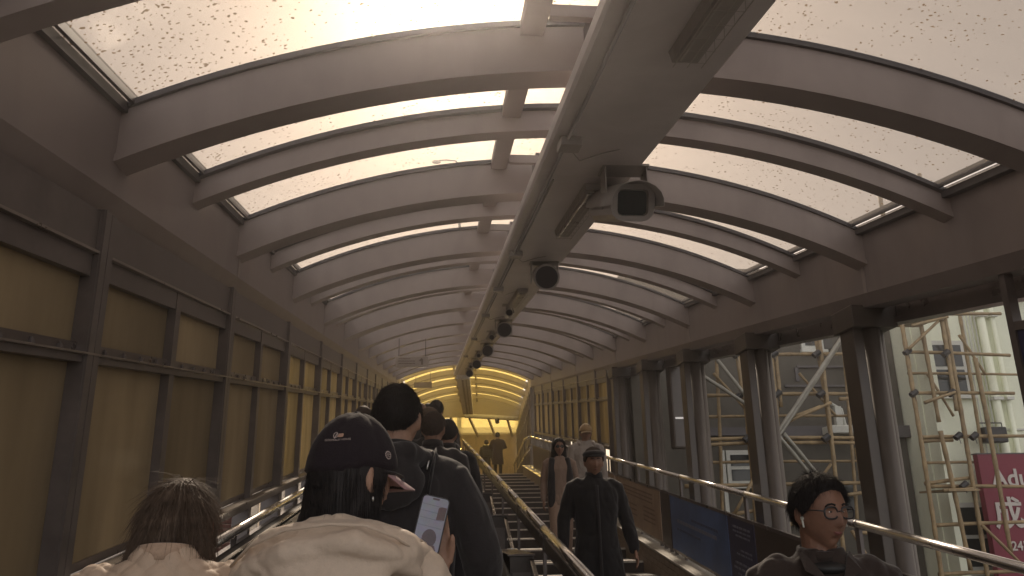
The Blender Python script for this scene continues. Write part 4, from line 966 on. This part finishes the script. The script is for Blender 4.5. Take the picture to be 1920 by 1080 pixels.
        if ns:
            vs_ = ho.data.vertices; inv = HM.inverted(); pts = []
            cnt = 0
            while len(pts) < ns and cnt < ns * 6:
                cnt += 1; v = vs_[random.randrange(len(vs_))]
                lo = inv @ (v.co / s)
                dd_ = Vector((lo.x / HD[0], lo.y / HD[1], lo.z / HD[2])); ll = dd_.length; dd_.normalize()
                if lo.z > c.get('smaxz', 9): continue
                if st == 'short' and dd_.z < hairline(dd_, 'short') + .10: continue
                if st != 'short' and lo.y > .03 and dd_.z < hairline(dd_, 'long'): continue
                pts.append((v.co.copy(), v.normal.copy()))
            crown = hv((0, -.035, .125)) * s
            def flow(r_, n_):
                d = (r_ - crown); d = d - n_ * d.dot(n_); d = d.normalized() if d.length > 1e-5 else Vector((0, 0, -1))
                dn = Vector((0, 0, -1)) - n_ * n_.dot(Vector((0, 0, -1)));  wgt = .7 if st != 'short' else .25
                return (d * (1 - wgt) + dn * wgt + n_ * c.get('lift', .12) * random.uniform(.2, 1.8)).normalized()
            strands(root, pts, hm, 5, c.get('slen', .05), flow, c.get('sw', .0009), 'loose_hair', c.get('curl', .35))
            if ns > 1500: strands(root, random.sample(pts, 260), hm, 6, max(.03, c.get('slen', .05) * .8), lambda r_, n_: (flow(r_, n_) + n_ * random.uniform(.3, 1.1)).normalized(), .00035, 'flyaway_hair', .6)
    # ---- clothes
    top = c.get('top', {}); tm = top.get('m', C_black); g = top.get('g', .022); hem = top.get('hem', .80); w_ = top.get('w', 1.0)
    mb = MB(); flare = top.get('flare', 1.0)
    secs = [(hem, .165 * w_ * flare, .125 * flare), ((hem + .98) / 2 if hem < .9 else .93, .163 * w_ * (1 + (flare - 1) * .5), .122 * (1 + (flare - 1) * .4)), (1.0, .160 * w_, .120), (1.15, .168 * w_, .122), (1.28, .185 * w_, .128), (1.36, .185 * w_, .115, 0, -.008), (1.415, .135 * w_, .090, 0, -.012), (1.45, .085, .075, 0, -.012), (1.475, top.get('neck', .066), .066, 0, -.012)]
    mb.loft(secs, 26)
    for sh_, el, wr, sx in AR:
        e2 = wr - (wr - el).normalized() * top.get('cuff', .0)
        r0 = .055 * top.get('sl', 1.0)
        mb.capsule([sh_ + Vector((-sx * .03, 0, .0)), sh_ + Vector((sx * .012 * w_, 0, -.02)), sh_.lerp(el, .5) + Vector((sx * .01, 0, 0)), el, el.lerp(e2, .5), e2], [r0 * 1.05, r0 * 1.12, r0 * 1.05, r0 * .96, r0 * .9, r0 * .72], 14)
    rem(mb, top.get('vx', vx), top.get('name', 'jacket'), tm, root, top.get('disp', folds(top.get('fa', .010), 8, c.get('seed', 1))), 4, s)
    if top.get('collar'):
        cm = MB(); hC = top['collar']; seg = 26
        for r0_, r1_, z0_, z1_ in ((.070, .060, 1.440, 1.440 + hC),):
            V = []; 
            for rad, z in ((r0_ + .010, z0_), (r1_ + .012, z1_), (r1_ + .003, z1_ + .002), (r0_, z0_)):
                for k in range(seg): a = 2 * math.pi * k / seg; V.append((rad * math.cos(a), rad * .98 * math.sin(a) - .012, z + .012 * (-math.sin(a)) ))
            cm.add(V, [(i * seg + k, i * seg + (k + 1) % seg, ((i + 1) % 4) * seg + (k + 1) % seg, ((i + 1) % 4) * seg + k) for i in range(4) for k in range(seg)])
        part(cm, 'collar', top.get('cm', tm))
    tr = MB(); tw = c.get('trw', 1.0); tr.loft([(.80, .14, .11), (.9, .158, .118), (1.0, .145, .105)], 20)
    for hip, knee, ank in ft: tr.capsule([hip, knee, knee.lerp(ank, .5), ank + Vector((0, -.01, .0))], [.085 * tw, .068 * tw, .062 * tw, .055 * tw], 14)
    rem(tr, vx, 'trousers', c.get('trm', C_navy), root, folds(.006, 9, 5), 3, s)
    for hip, knee, ank in ft: part(MB().capsule([ank + Vector((0, -.04, -.045)), ank + Vector((0, .05, -.045)), ank + Vector((0, .15, -.058))], [(.045, .042), (.042, .042), (.028, .038)], 12, side=(0, 0, 1)), 'shoe', c.get('shoem', M_black))
    return root, HM, s, part, hv, M3

def cap(part, hv, m, mb_, tilt=0, brim=True, h=1.0):
    D, F = sphere_dirs(72, 44); V = []; 
    for d in D:
        k = smooth01((d.z - .08 + .16 * smooth01(-d.y)) / .07); panel_ = .0022 * (abs(math.sin(3 * math.atan2(d.y, d.x))) - 1)
        p = head_pt(d, -.012 * (1 - k) + k * (.020 + panel_ * 2), False); p.z = p.z * (1 + .07 * h * k) + .006 * k; p += d * (.0014 * k * noise.noise(d * 9)); V.append(hv(p))
    part(MB().add(V, F), 'cap_crown', m)
    part(MB().ell(hv((0, -.002, .152)), (.008, .008, .005)), 'cap_button', m)
    if brim:
        b = MB(); n = 16; rows = 7; V = []
        for top_ in (0, 1):
            for j in range(rows):
                f = j / (rows - 1)
                for i in range(n + 1):
                    a = R(-70 + 140 * i / n); r0 = Vector((math.sin(a) * .090, math.cos(a) * .108, .012)); L_ = .072 * math.cos(a * .80) ** .40
                    V.append(hv((r0.x * (1 - .02 * f), r0.y + L_ * f, .016 - .026 * f - .012 * (r0.x / .09) ** 2 * (1 - .1 * f) + .003 * top_)))
        w_ = n + 1; F = []
        for t_ in (0, 1):
            o_ = t_ * rows * w_
            F += [(o_ + j * w_ + i, o_ + j * w_ + i + 1, o_ + (j + 1) * w_ + i + 1, o_ + (j + 1) * w_ + i) for j in range(rows - 1) for i in range(n)]
        o_ = rows * w_
        F += [((rows - 1) * w_ + i, (rows - 1) * w_ + i + 1, o_ + (rows - 1) * w_ + i + 1, o_ + (rows - 1) * w_ + i) for i in range(n)]
        F += [(j * w_, (j + 1) * w_, o_ + (j + 1) * w_, o_ + j * w_) for j in range(rows - 1)] + [(j * w_ + n, (j + 1) * w_ + n, o_ + (j + 1) * w_ + n, o_ + j * w_ + n) for j in range(rows - 1)]
        part(MB().add(V, F), 'cap_brim', mb_)

# 1 woman in the quilted jacket, seen from behind, head bowed
def quilt(co, n_):
    a = co.x * 112; b = co.z * 95 + co.y * 70
    q = abs(math.sin((a + b) * .5)) * abs(math.sin((a - b) * .5)); return .0095 * (q ** .28) - .003
person(362, -.165, 1.95, -1.70, R(4), 'woman with a brown bob in a quilted beige jacket, seen from behind at lower left', 'people on the escalator', pitch=-22, yaw=4, lean=.02, pivz=1.425, hs=1.05, hair='bob', hairm=Hr_brown, hthick=.008,
       hsecs=[(.08, .05, .06, 0, -.03), (.03, .078, .082, 0, -.03), (-.03, .085, .085, 0, -.034), (-.07, .094, .080, 0, -.036), (-.11, .100, .070, -.004, -.030), (-.15, .104, .050, -.006, -.015), (-.175, .106, .032, -.008, .0)],
       strands=3800, slen=.085, lift=.10, curl=.22, sw=.0008, hvoxel=.0055, bvoxel=.008, seed=3, face=False,
       top=dict(m=C_beige, vx=.0050, disp=quilt, w=1.04, collar=.035, cm=cloth_mat('tan_collar', (.50, .35, .25), .7), name='quilted_jacket'), arms={1: dict(el=(.24, .0, 1.12), wr=(.16, .22, 1.12), hand=False), -1: dict(el=(-.24, .0, 1.12), wr=(-.14, .22, 1.12), hand=False)})
# 2 woman in the dark cap with cream hood, holding the phone up
def fingertip(b): b.capsule([(.215, .398, 1.43), (.185, .400, 1.438), (.160, .392, 1.443), (.147, .372, 1.447)], [.0095, .009, .0085, .0075], 10); b.capsule([(.215, .398, 1.41), (.185, .400, 1.415), (.160, .392, 1.418), (.149, .374, 1.420)], [.0095, .009, .0085, .0075], 10)
cwr = dict(el=(.27, .17, 1.12), wr=(.226, .392, 1.352), hd=(-.12, .0, 1), hn=(0, -1, 0), ht=(1, 0, 0), curl=.42)
root, HM, s, part, hv, M3 = person(652, -.030, 1.88, -1.70, 0, 'woman in a dark plum cap and cream hooded jacket holding up a phone, centre foreground', 'people on the escalator', pitch=-5, yaw=-45, hair='long', hlen=.22, hairm=Hr_black, hthick=.010,
       hsecs=[(.04, .065, .070, 0, -.02), (.0, .080, .082, 0, -.016), (-.06, .086, .082, 0, -.016), (-.12, .086, .074, 0, -.018), (-.17, .080, .060, 0, -.02), (-.20, .070, .045, 0, -.02)],
       strands=3500, slen=.07, lift=.03, curl=.10, sw=.0007, smaxz=.015, extra=fingertip, bvoxel=.005, seed=5, top=dict(m=C_cream, w=.82, fa=.012, vx=.008, cuff=.16, sl=1.02, neck=.06), arms={1: cwr, -1: dict(el=(-.26, .02, 1.12), wr=(-.18, .22, 1.0), hand=True)})
cap(part, hv, C_cap, C_brim)

CW = root
for z_ in (1.447, 1.420): part(MB().ell((.1445, .3655, z_), (.0035, .004, .006)), 'fingernail', M_nail)
# hood lying open on the back and shoulders, with a sewn rim
def hoodf(co, n_):
    q = Vector((co.x * 5 + 2, co.y * 6, co.z * 13 + co.x * 3)); w2 = noise.noise_vector(q * .8) * 1.1
    rdg = (1 - min(1, abs(noise.noise(q * .9 + w2)) * 3.2)) ** 2; rd2 = (1 - min(1, abs(noise.noise(q * 2.1 + w2)) * 3)) ** 2
    return .009 * noise.noise(q * .6 + w2) - .0055 * rdg - .0015 * rd2 + .0022 * noise.noise(Vector((co.x * 30, co.y * 34, co.z * 75 + co.x * 20)))
hd_ = MB()
hd_.capsule([(-.195, .02, 1.397), (-.14, -.07, 1.417), (-.06, -.115, 1.432), (.05, -.115, 1.432), (.14, -.07, 1.417), (.185, .03, 1.402)], [(.030, .030), (.05, .05), (.062, .06), (.062, .06), (.05, .05), (.03, .03)], 18)
hd_.capsule([(-.10, -.05, 1.432), (-.055, -.080, 1.457), (.0, -.088, 1.467), (.055, -.080, 1.457), (.10, -.05, 1.432)], [(.03, .03), (.040, .032), (.040, .032), (.040, .032), (.03, .03)], 14)
hd_.capsule([(-.225, -.03, 1.345), (-.17, -.11, 1.39), (-.09, -.165, 1.425), (.05, -.175, 1.435), (.13, -.13, 1.405), (.175, -.07, 1.375)], [.016, .026, .030, .030, .026, .016], 14)
hd_.ell((-.01, -.15, 1.342), (.14, .055, .10), None, 20, 14)
rem(hd_, .0065, 'hood', C_cream, CW, hoodf, 8, s)
rim = MB(); rim2 = MB(); rim.tube([(-.20, .03, 1.424), (-.165, -.05, 1.457), (-.12, -.085, 1.472), (-.09, -.08, 1.480)], .004, 8); rim2.tube([(.19, .03, 1.432), (.15, -.055, 1.460), (.11, -.085, 1.470)], .004, 8)
rim3 = MB(); rim3.tube([(-.225, -.045, 1.395), (-.17, -.128, 1.437), (-.09, -.184, 1.468), (.0, -.196, 1.478), (.07, -.190, 1.474), (.13, -.150, 1.450), (.175, -.088, 1.418)], .0035, 8); part(rim3, 'hood_seam', C_cream); part(rim, 'hood_seam', C_cream); part(rim2, 'hood_seam', C_cream)
part(MB().tube([(.10, -.10, 1.435), (.135, -.02, 1.425), (.155, .05, 1.395), (.15, .11, 1.31), (.13, .125, 1.2)], [(.006, .02)] * 5, 8, side=(0, 0, 1)), 'bag_strap', M_rubber)
part(MB().tube([(.105, -.10, 1.435), (.115, -.135, 1.36), (.10, -.145, 1.2), (.06, -.15, 1.0)], [(.005, .02)] * 4, 8, side=(1, 0, 0)), 'bag_strap', M_rubber)
# sunglasses / mask edge and earring
part(MB().ell(hv((.088, -.004, -.050)), (.003, .003, .006)), 'earring', M_steel)
g_ = MB()
for sx in (-1, 1): g_.tube([hv((sx * .080, 0, .018)), hv((sx * .078, .06, .016)), hv((sx * .066, .100, .012))], .003, 6)
g_.tube([hv((-.066, .100, .012)), hv((-.05, .118, -.012)), hv((-.015, .118, -.008)), hv((.015, .118, -.008)), hv((.05, .118, -.012)), hv((.066, .100, .012)), hv((.03, .116, .018)), hv((0, .118, .014)), hv((-.03, .116, .018)), hv((-.066, .100, .012))], .0035, 6); part(g_, 'eyeglasses', M_dark)
# embroidered lettering and emblem on the cap: project flat text on the crown
from mathutils.bvhtree import BVHTree
crown = [o for o in CW.children if o.name.startswith('cap_crown')][0]
bv = BVHTree.FromPolygons([v.co for v in crown.data.vertices], [p_.vertices for p_ in crown.data.polygons])
def wrap(me, az, el, scale, name, m, tilt=0):
    """wrap a flat mesh on the crown around direction az (from front, + to the wearer's left) / el in head space"""
    c0 = HM @ Vector((0, 0, .03)); M_ = HM.to_3x3(); V = []
    for v in me.vertices:
        u, w2 = v.co.x * scale, v.co.y * scale; u, w2 = u * math.cos(tilt) - w2 * math.sin(tilt), u * math.sin(tilt) + w2 * math.cos(tilt)
        a = az + u / .10; e = el + w2 / .105
        d = M_ @ Vector((-math.sin(a) * math.cos(e), math.cos(a) * math.cos(e), math.sin(e))); hit = bv.ray_cast(c0 * s + d * .3, -d)
        V.append((hit[0] + d * .0012) if hit[0] else c0 * s + d * .1)
    for v, q in zip(me.vertices, V): v.co = q
    me.materials.clear(); me.materials.append(m); o = bpy.data.objects.new(name, me); col.objects.link(o); o.parent = CW; return o
def sub(me, n=2):
    bm = bmesh.new(); bm.from_mesh(me); bmesh.ops.triangulate(bm, faces=bm.faces)
    for _ in range(n): bmesh.ops.subdivide_edges(bm, edges=[e for e in bm.edges if e.calc_length() > .25], cuts=1)
    bm.to_mesh(me); bm.free(); return me
M_thread = mat('thread', (.52, .42, .38), .6); M_thread2 = mat('thread_tan', (.45, .27, .19), .6)
LAZ, LEL = R(206), R(20)
wrap(sub(text_mesh('GODMALEY HOUSE', 1, M_thread, 0)), LAZ - .26, LEL, .0068, 'cap_lettering', M_thread, R(8))
lg = MB()
for k in range(10):
    a = 2 * math.pi * k / 10; lg.add([(math.cos(a) * .9 - .6, math.sin(a) * 1.3, 0), (math.cos(a) * .62 - .6, math.sin(a) * 1.0, 0), (math.cos(a + .5) * .62 - .6, math.sin(a + .5) * 1.0, 0), (math.cos(a + .5) * .9 - .6, math.sin(a + .5) * 1.3, 0)], [(0, 1, 2, 3)])
lg.add([(-.9, -1.5, 0), (-.6, -1.5, 0), (-.1, .9, 0), (-.4, .9, 0)], [(0, 1, 2, 3)])
wrap(lg.mesh('cap_logo', M_thread), LAZ - .02, LEL + .17, .0062, 'cap_logo', M_thread)
lg2 = MB(); lg2.add([(.2, -.6, 0), (.9, -.75, 0), (1.7, -.7, 0), (2.5, -.5, 0), (2.6, .6, 0), (2.0, 1.0, 0), (1.2, .8, 0), (.5, .9, 0)], [tuple(range(8))]); wrap(lg2.mesh('cap_logo', M_thread2), LAZ - .02, LEL + .17, .0062, 'cap_logo', M_thread2)
em_ = MB()
for k in range(12):
    a = 2 * math.pi * k / 12; em_.add([(math.cos(a) * 2, math.sin(a) * 2, 0), (math.cos(a) * 1.4, math.sin(a) * 1.4, 0), (math.cos(a + .4) * 1.4, math.sin(a + .4) * 1.4, 0), (math.cos(a + .4) * 2, math.sin(a + .4) * 2, 0)], [(0, 1, 2, 3)])
for k in range(5):
    a = 2 * math.pi * k / 5 + .3; em_.add([(0, 0, 0), (math.cos(a) * 1.1, math.sin(a) * 1.1, 0), (math.cos(a + .5) * 1.1, math.sin(a + .5) * 1.1, 0)], [(0, 1, 2)])
wrap(em_.mesh('cap_emblem', M_thread), -R(72), R(13), .0055, 'cap_emblem', M_thread)
# phone
ph = empty('phone', at(807, 984, 2.205), 'black smartphone held up with its camera picture on the screen', 'phone'); ph.rotation_euler = (R(-14), R(13), R(0))
def rrect(w2, h2, r_, y):
    P = []
    for cx_, cz_, a0 in ((w2 / 2 - r_, h2 / 2 - r_, 0), (-w2 / 2 + r_, h2 / 2 - r_, 90), (-w2 / 2 + r_, -h2 / 2 + r_, 180), (w2 / 2 - r_, -h2 / 2 + r_, 270)):
        for a in (0, 22, 45, 67, 90): P.append((cx_ + r_ * math.cos(R(a0 + a)), y, cz_ + r_ * math.sin(R(a0 + a))))
    return P
n = 20; A1 = rrect(.0735, .150, .012, -.0045); A2 = rrect(.0755, .152, .013, -.002); A3 = rrect(.0755, .152, .013, .005)
MB().add(A1 + A2 + A3, [(a * n + k, a * n + (k + 1) % n, (a + 1) * n + (k + 1) % n, (a + 1) * n + k) for a in range(2) for k in range(n)] + [tuple(range(n)), tuple(range(2 * n, 3 * n))]).build('case', M_dark, ph)
fr_ = MB(); B1 = rrect(.0757, .1522, .0132, -.0022); B2 = rrect(.0757, .1522, .0132, .0); fr_.add(B1 + B2, [(k, (k + 1) % n, n + (k + 1) % n, n + k) for k in range(n)]).build('metal_band', M_steel, ph)
def scr(name, c, e=.9):
    m = bpy.data.materials.new(name); m.use_nodes = True; b = m.node_tree.nodes['Principled BSDF']; b.inputs['Base Color'].default_value = (.01, .01, .01, 1); b.inputs['Roughness'].default_value = .15
    tc_ = m.node_tree.nodes.new('ShaderNodeTexCoord'); nz = m.node_tree.nodes.new('ShaderNodeTexNoise'); nz.inputs['Scale'].default_value = 45; mxx = m.node_tree.nodes.new('ShaderNodeMixRGB'); mxx.blend_type = 'MULTIPLY'; mxx.inputs[0].default_value = .35; mxx.inputs[1].default_value = (*c, 1)
    m.node_tree.links.new(tc_.outputs['Object'], nz.inputs['Vector']); m.node_tree.links.new(nz.outputs['Color'], mxx.inputs[2]); m.node_tree.links.new(mxx.outputs[0], b.inputs['Emission Color']); b.inputs['Emission Strength'].default_value = e; return m
S1, S2, S3, S4 = scr('screen_sky', (.12, .115, .135), .75), scr('screen_dark', (.035, .022, .024)), scr('screen_line', (.085, .08, .095), .75), scr('screen_brown', (.05, .028, .026), .8)
MB().add(rrect(.0685, .1450, .009, -.0047), [tuple(range(n))]).build('screen', S1, ph)
MB().add(rrect(.019, .0052, .0025, -.0053), [tuple(range(n))]).bar((0, -.0053, 0), (0, -.0053, .0001), .0001).build('camera_island', S2, ph).location = (0, 0, .0675)
L2 = MB()
for k, z in enumerate((.052, .034, .016, -.004)): L2.add([(-.033, -.0049, z), (.030, -.0049, z - .002), (.030, -.0049, z - .0042), (-.033, -.0049, z - .0018)], [(0, 1, 2, 3)])
o = L2.build('screen_image', S3, ph); o['kind'] = 'stuff'
MB().add([(.012, -.0050, .046), (.020, -.005, .05), (.033, -.005, .05), (.033, -.005, .016), (.011, -.005, .014)], [tuple(range(5))]).build('screen_image', S4, ph)
for x in (.019, .026): MB().add([(x, -.0051, .05), (x + .0012, -.0051, .05), (x + .0012, -.0051, .018), (x, -.0051, .018)], [(0, 1, 2, 3)]).build('screen_image', S2, ph)
MB().add([(.004 + .019 * math.cos(t_ * .3), -.0050, -.036 + .024 * math.sin(t_ * .3)) for t_ in range(21)], [tuple(range(21))]).build('screen_image', S2, ph)
MB().add([(-.028, -.0051, -.071), (-.02, -.0051, -.052), (.022, -.0051, -.052), (.03, -.0051, -.071)], [(0, 1, 2, 3)]).build('screen_image', S4, ph)

# 3 tall man in the dark jacket
root, HM, s, part, hv, M3 = person(743, .105, 2.98, -1.70, R(-3), 'tall man with short dark hair in a dark jacket, seen from behind in the queue', 'people on the escalator', pitch=-6, yaw=-6, hair='short', hthick=.010, strands=4200, slen=.017, lift=.5, curl=.2, sw=.0007, hvoxel=.005, bvoxel=.007, seed=11,
       top=dict(m=C_char, w=1.16, fa=.014, vx=.008, collar=.05, sl=1.3), arms={1: dict(el=(.30, -.02, 1.12), wr=(.31, .10, .9)), -1: dict(el=(-.28, .0, 1.12), wr=(-.2, .2, .95))})
hd2 = MB(); hd2.capsule([(-.13, -.03, 1.44), (-.06, -.115, 1.445), (.06, -.115, 1.445), (.13, -.03, 1.44)], [(.035, .035), (.05, .05), (.05, .05), (.035, .035)], 16); hd2.ell((0, -.14, 1.36), (.12, .045, .09)); rem(hd2, .008, 'hood', C_char, root, folds(.012, 9, 4), 4, s)
part(MB().tube([(.12, -.10, 1.30), (.135, -.10, 1.40), (.14, -.03, 1.452), (.135, .06, 1.43), (.12, .13, 1.30)], [(.006, .026)] * 5, 8, side=(1, 0, 0)), 'bag_strap', C_black)
part(MB().tube([(.118, -.106, 1.40), (.128, -.06, 1.462), (.128, .0, 1.468)], .0035, 6), 'strap_highlight', M_steel)  # bright steel line standing in for the highlight along the strap

# others ahead in the queue
Q = [(812, .00, 5.65, Hr_dkbrown, 'short', C_char, 'person with dark hair in the queue directly beyond the tall man', 0),
     (806, .035, 6.7, Hr_brown, 'short', C_black, 'person with reddish brown hair behind the tall man, mostly hidden', 1),
     (684, .055, 7.6, Hr_dkbrown, 'bald', C_grey, 'person with thinning hair on the far left of the queue, only the head top showing', 2),
     (787, .09, 8.6, Hr_grey, 'bald', C_black, 'nearly bald person further up the queue beside the tall man', 3),
     (818, .15, 10.2, Hr_black, 'short', C_char, 'person with black hair and the highest head in the queue', 4),
     (803, .12, 11.6, Hr_black, 'short', C_plum, 'small dark head furthest up the queue', 5),
     (838, -.06, 6.4, Hr_black, 'short', C_black, 'person in black at the right edge of the queue, partly hidden by the tall man', 6)]
for px, th_, Y_, hm_, st_, cm_, lb, sd_ in Q:
    person(px, th_, Y_, -1.66, R(random.uniform(-6, 6)), lb, 'people on the escalator', pitch=-4, yaw=random.uniform(-10, 10), hair=st_, hairm=hm_, face=False, voxel=.016, bvoxel=.012, hvoxel=.009, hres=24, seed=20 + sd_, skin=S_skin2, strands=350, slen=.025, lift=.3, sw=.001, top=dict(m=cm_, w=1.08, fa=.012, collar=.05, sl=1.2))

# people coming down the stairs
root, HM, s, part, hv, M3 = person(1110, -.325, 7.15, -2.06, R(180), 'man in a dark flat cap and long black overcoat walking down the stairs', 'people walking down the stairs', pitch=-4, stride=.13, hair='short', hairm=Hr_dkbrown, skin=S_skin2, bvoxel=.0075, seed=31,
       top=dict(m=C_black, hem=.36, flare=1.5, w=1.12, fa=.012, collar=.06, sl=1.15, name='overcoat'), arms={1: dict(el=(.27, -.03, 1.10), wr=(.29, .03, .86)), -1: dict(el=(-.27, -.03, 1.10), wr=(-.31, .04, .86))})
D, F = sphere_dirs(30, 18); V = []
for d in D: V.append(hv(Vector((d.x * .098, d.y * .118 + .008, .062 + d.z * .040 + .010 * d.y))) )
part(MB().add(V, F), 'flat_cap', C_char); part(MB().ell(hv((0, .115, .050)), (.062, .045, .007)), 'cap_peak', C_char)
part(MB().tube([(0, .118, 1.38), (0, .135, 1.1), (0, .15, .8), (0, .165, .45)], [(.004, .012)] * 4, 8, side=(0, 1, 0)), 'coat_placket', C_char)
root, HM, s, part, hv, M3 = person(1046, -.375, 11.0, -2.03, R(180), 'woman with long dark hair, sunglasses, dark gilet and cream trousers on the stairs', 'people walking down the stairs', stride=.16, hair='long', hairm=Hr_black, hlen=.34, hthick=.020, seed=33, skin=S_skin2, strands=800, slen=.08, sw=.0016,
       top=dict(m=C_pink, w=.9, fa=.010), trm=cloth_mat('sand_trousers', (.38, .26, .19)), trw=1.15, arms={1: dict(el=(.22, -.03, 1.12), wr=(.24, .05, .88)), -1: dict(el=(-.24, -.02, 1.12), wr=(-.27, .06, .9))})
vest = MB()
for sx in (-1, 1): vest.capsule([(sx * .11, .04, 1.40), (sx * .125, .085, 1.2), (sx * .13, .09, .95), (sx * .13, .08, .80)], [(.05, .06), (.055, .05), (.055, .045), (.055, .045)], 12)
vest.loft([(.80, .165, .09, 0, -.05), (1.1, .165, .09, 0, -.05), (1.38, .165, .08, 0, -.04)], 20); rem(vest, .012, 'gilet', C_char, root, folds(.008, 10, 2), 3, s)
sg_ = MB()
for sx in (-1, 1): sg_.ell(hv((sx * .031, .098, .006)), (.027, .010, .020))
sg_.tube([hv((-.075, .03, .012)), hv((-.05, .09, .014)), hv((0, .101, .014)), hv((.05, .09, .014)), hv((.075, .03, .012))], .004, 6); part(sg_, 'sunglasses', M_rubber)
root, HM, s, part, hv, M3 = person(1098, -.205, 12.3, -2.03, R(180), 'person in a sand coloured cap and pale hooded jacket behind the man in the overcoat', 'people walking down the stairs', stride=.12, hair='short', hairm=Hr_dkbrown, seed=35, skin=S_skin2, top=dict(m=C_white, w=1.08, fa=.014, sl=1.25, collar=.03), trm=C_grey)
cap(part, hv, C_capb, C_capb, h=-.6)
hh = MB(); hh.capsule([(-.10, .05, 1.42), (-.11, -.05, 1.46), (0, -.11, 1.48), (.11, -.05, 1.46), (.10, .05, 1.42)], [(.035, .035)] * 5, 14); rem(hh, .011, 'hood', C_white, root, folds(.01, 9, 3), 3, s)
part(MB().tube([(-.15, .10, 1.40), (-.14, .135, 1.2), (-.13, .12, 1.0)], [(.006, .03)] * 3, 8, side=(0, 1, 0)), 'bag_strap', C_grey)
# on the landing
def lper(px, Y_, dz, lb, **k): return person(px, dz - T * YE, Y_, -2.03, k.pop('rz', 0), lb, 'people on the upper landing', **k)
lper(932, 30.5, LZ + 1.76, 'person in a dark plum coat on the upper landing, seen from behind', hair='short', hairm=Hr_black, face=False, voxel=.016, seed=41, top=dict(m=C_plum, w=1.15, hem=.55, flare=1.15, sl=1.3), arms={1: dict(el=(.28, .0, 1.15), wr=(.15, .2, 1.15)), -1: dict(el=(-.28, 0, 1.15), wr=(-.15, .2, 1.15))})
r2_ = lper(911, 32.6, LZ + 1.70, 'smaller person with a dark rucksack on the upper landing, left of the plum coat', hair='short', hairm=Hr_black, face=False, voxel=.016, seed=43, top=dict(m=C_char, w=1.0, sl=1.2))[0]
bk = empty('rucksack', r2_.location + Vector((.0, -.27, 1.02)), 'dark rucksack worn by the smaller person on the landing', 'rucksack'); MB().box(-.16, .16, -.09, .09, 0, .46).build('bag_body', M_black, bk, bevel=.05); MB().box(-.12, .12, -.13, -.092, .05, .22).build('bag_pocket', M_black, bk, bevel=.02)
# 6 man with glasses, lower right
root, HM, s, part, hv, M3 = person(1534, -.245, 2.92, -2.06, R(172), 'young man in glasses, an earbud and a brown jacket at lower right', 'people walking down the stairs', x=1.375, pitch=-3, yaw=21, hs=1.0, hair='short', hairm=Hr_black, hthick=.015, strands=3200, slen=.030, lift=.45, curl=.4, sw=.0009, hvoxel=.0048, bvoxel=.0042, hres=56, seed=51, skin=skin_mat('skin_face', (.25, .13, .085)),
       top=dict(m=C_brown, w=1.10, fa=.012, vx=.007, collar=.028, sl=1.2, neck=.074), stride=.12)
gl = MB()
def ringf(cx_): 
    P = []
    for k in range(17):
        a = 2 * math.pi * k / 16; P.append(hv((cx_ + .0255 * math.copysign(abs(math.cos(a)) ** .7, math.cos(a)), .104 - .004 * abs(math.cos(a)) - abs(cx_) * .12, .002 + .019 * math.copysign(abs(math.sin(a)) ** .75, math.sin(a)))))
    return P
for sx in (-1, 1):
    part(MB().tube(ringf(sx * .033), .0032, 7, False), 'glasses_rim', M_dark)
    part(MB().tube([hv((sx * .060, .096, .008)), hv((sx * .076, .08, .010)), hv((sx * .082, .0, .010))], .0022, 6), 'glasses_arm', M_dark)
part(MB().tube([hv((-.009, .103, .006)), hv((0, .108, .009)), hv((.009, .103, .006))], .002, 6), 'glasses_bridge', M_dark)
for sx in (1, -1): part(MB().ell(hv((sx * .083, .012, -.018)), (.006, .006, .007)).tube([hv((sx * .085, .014, -.02)), hv((sx * .087, .022, -.046))], .0032, 8), 'earbud', M_white)
# open collar, dark tee, shoulder seam and chest mark
part(MB().ell((0, .050, 1.405), (.066, .066, .022)), 'tee_neckline', M_black)
for sx in (-1, 1):
    part(MB().add([(sx * .02, .128, 1.36), (sx * .085, .105, 1.40), (sx * .080, .03, 1.455), (sx * .062, .06, 1.44), (sx * .02, .134, 1.365), (sx * .09, .112, 1.40), (sx * .086, .03, 1.458), (sx * .066, .065, 1.445)], [(0, 1, 2, 3), (4, 7, 6, 5), (0, 4, 5, 1), (1, 5, 6, 2), (2, 6, 7, 3), (3, 7, 4, 0)]), 'collar_flap', C_brown, False)
    part(MB().ell((sx * .012 - .02, .136, 1.33), (.004, .002, .004)), 'button', M_steel)

# ------------------------------------------------------------------ veil: thin volume added to stand in for lens flare near the sun
hz_ = MB().box(-8.6, 20, -3, 41.2, -10.4, 7.6).mesh('flare_veil', M_white); hz_.materials.clear()
hmat = bpy.data.materials.new('flare_veil_air'); hmat.use_nodes = True; hmat.node_tree.nodes.clear()
ho_ = hmat.node_tree.nodes.new('ShaderNodeOutputMaterial'); pv = hmat.node_tree.nodes.new('ShaderNodeVolumePrincipled')
pv.inputs['Color'].default_value = (.92, .89, .90, 1); pv.inputs['Density'].default_value = .0065; pv.inputs['Anisotropy'].default_value = .86
hmat.node_tree.links.new(pv.outputs[0], ho_.inputs['Volume']); hz_.materials.append(hmat)
ho = bpy.data.objects.new('flare_veil', hz_); col.objects.link(ho); ho['kind'] = 'stuff'
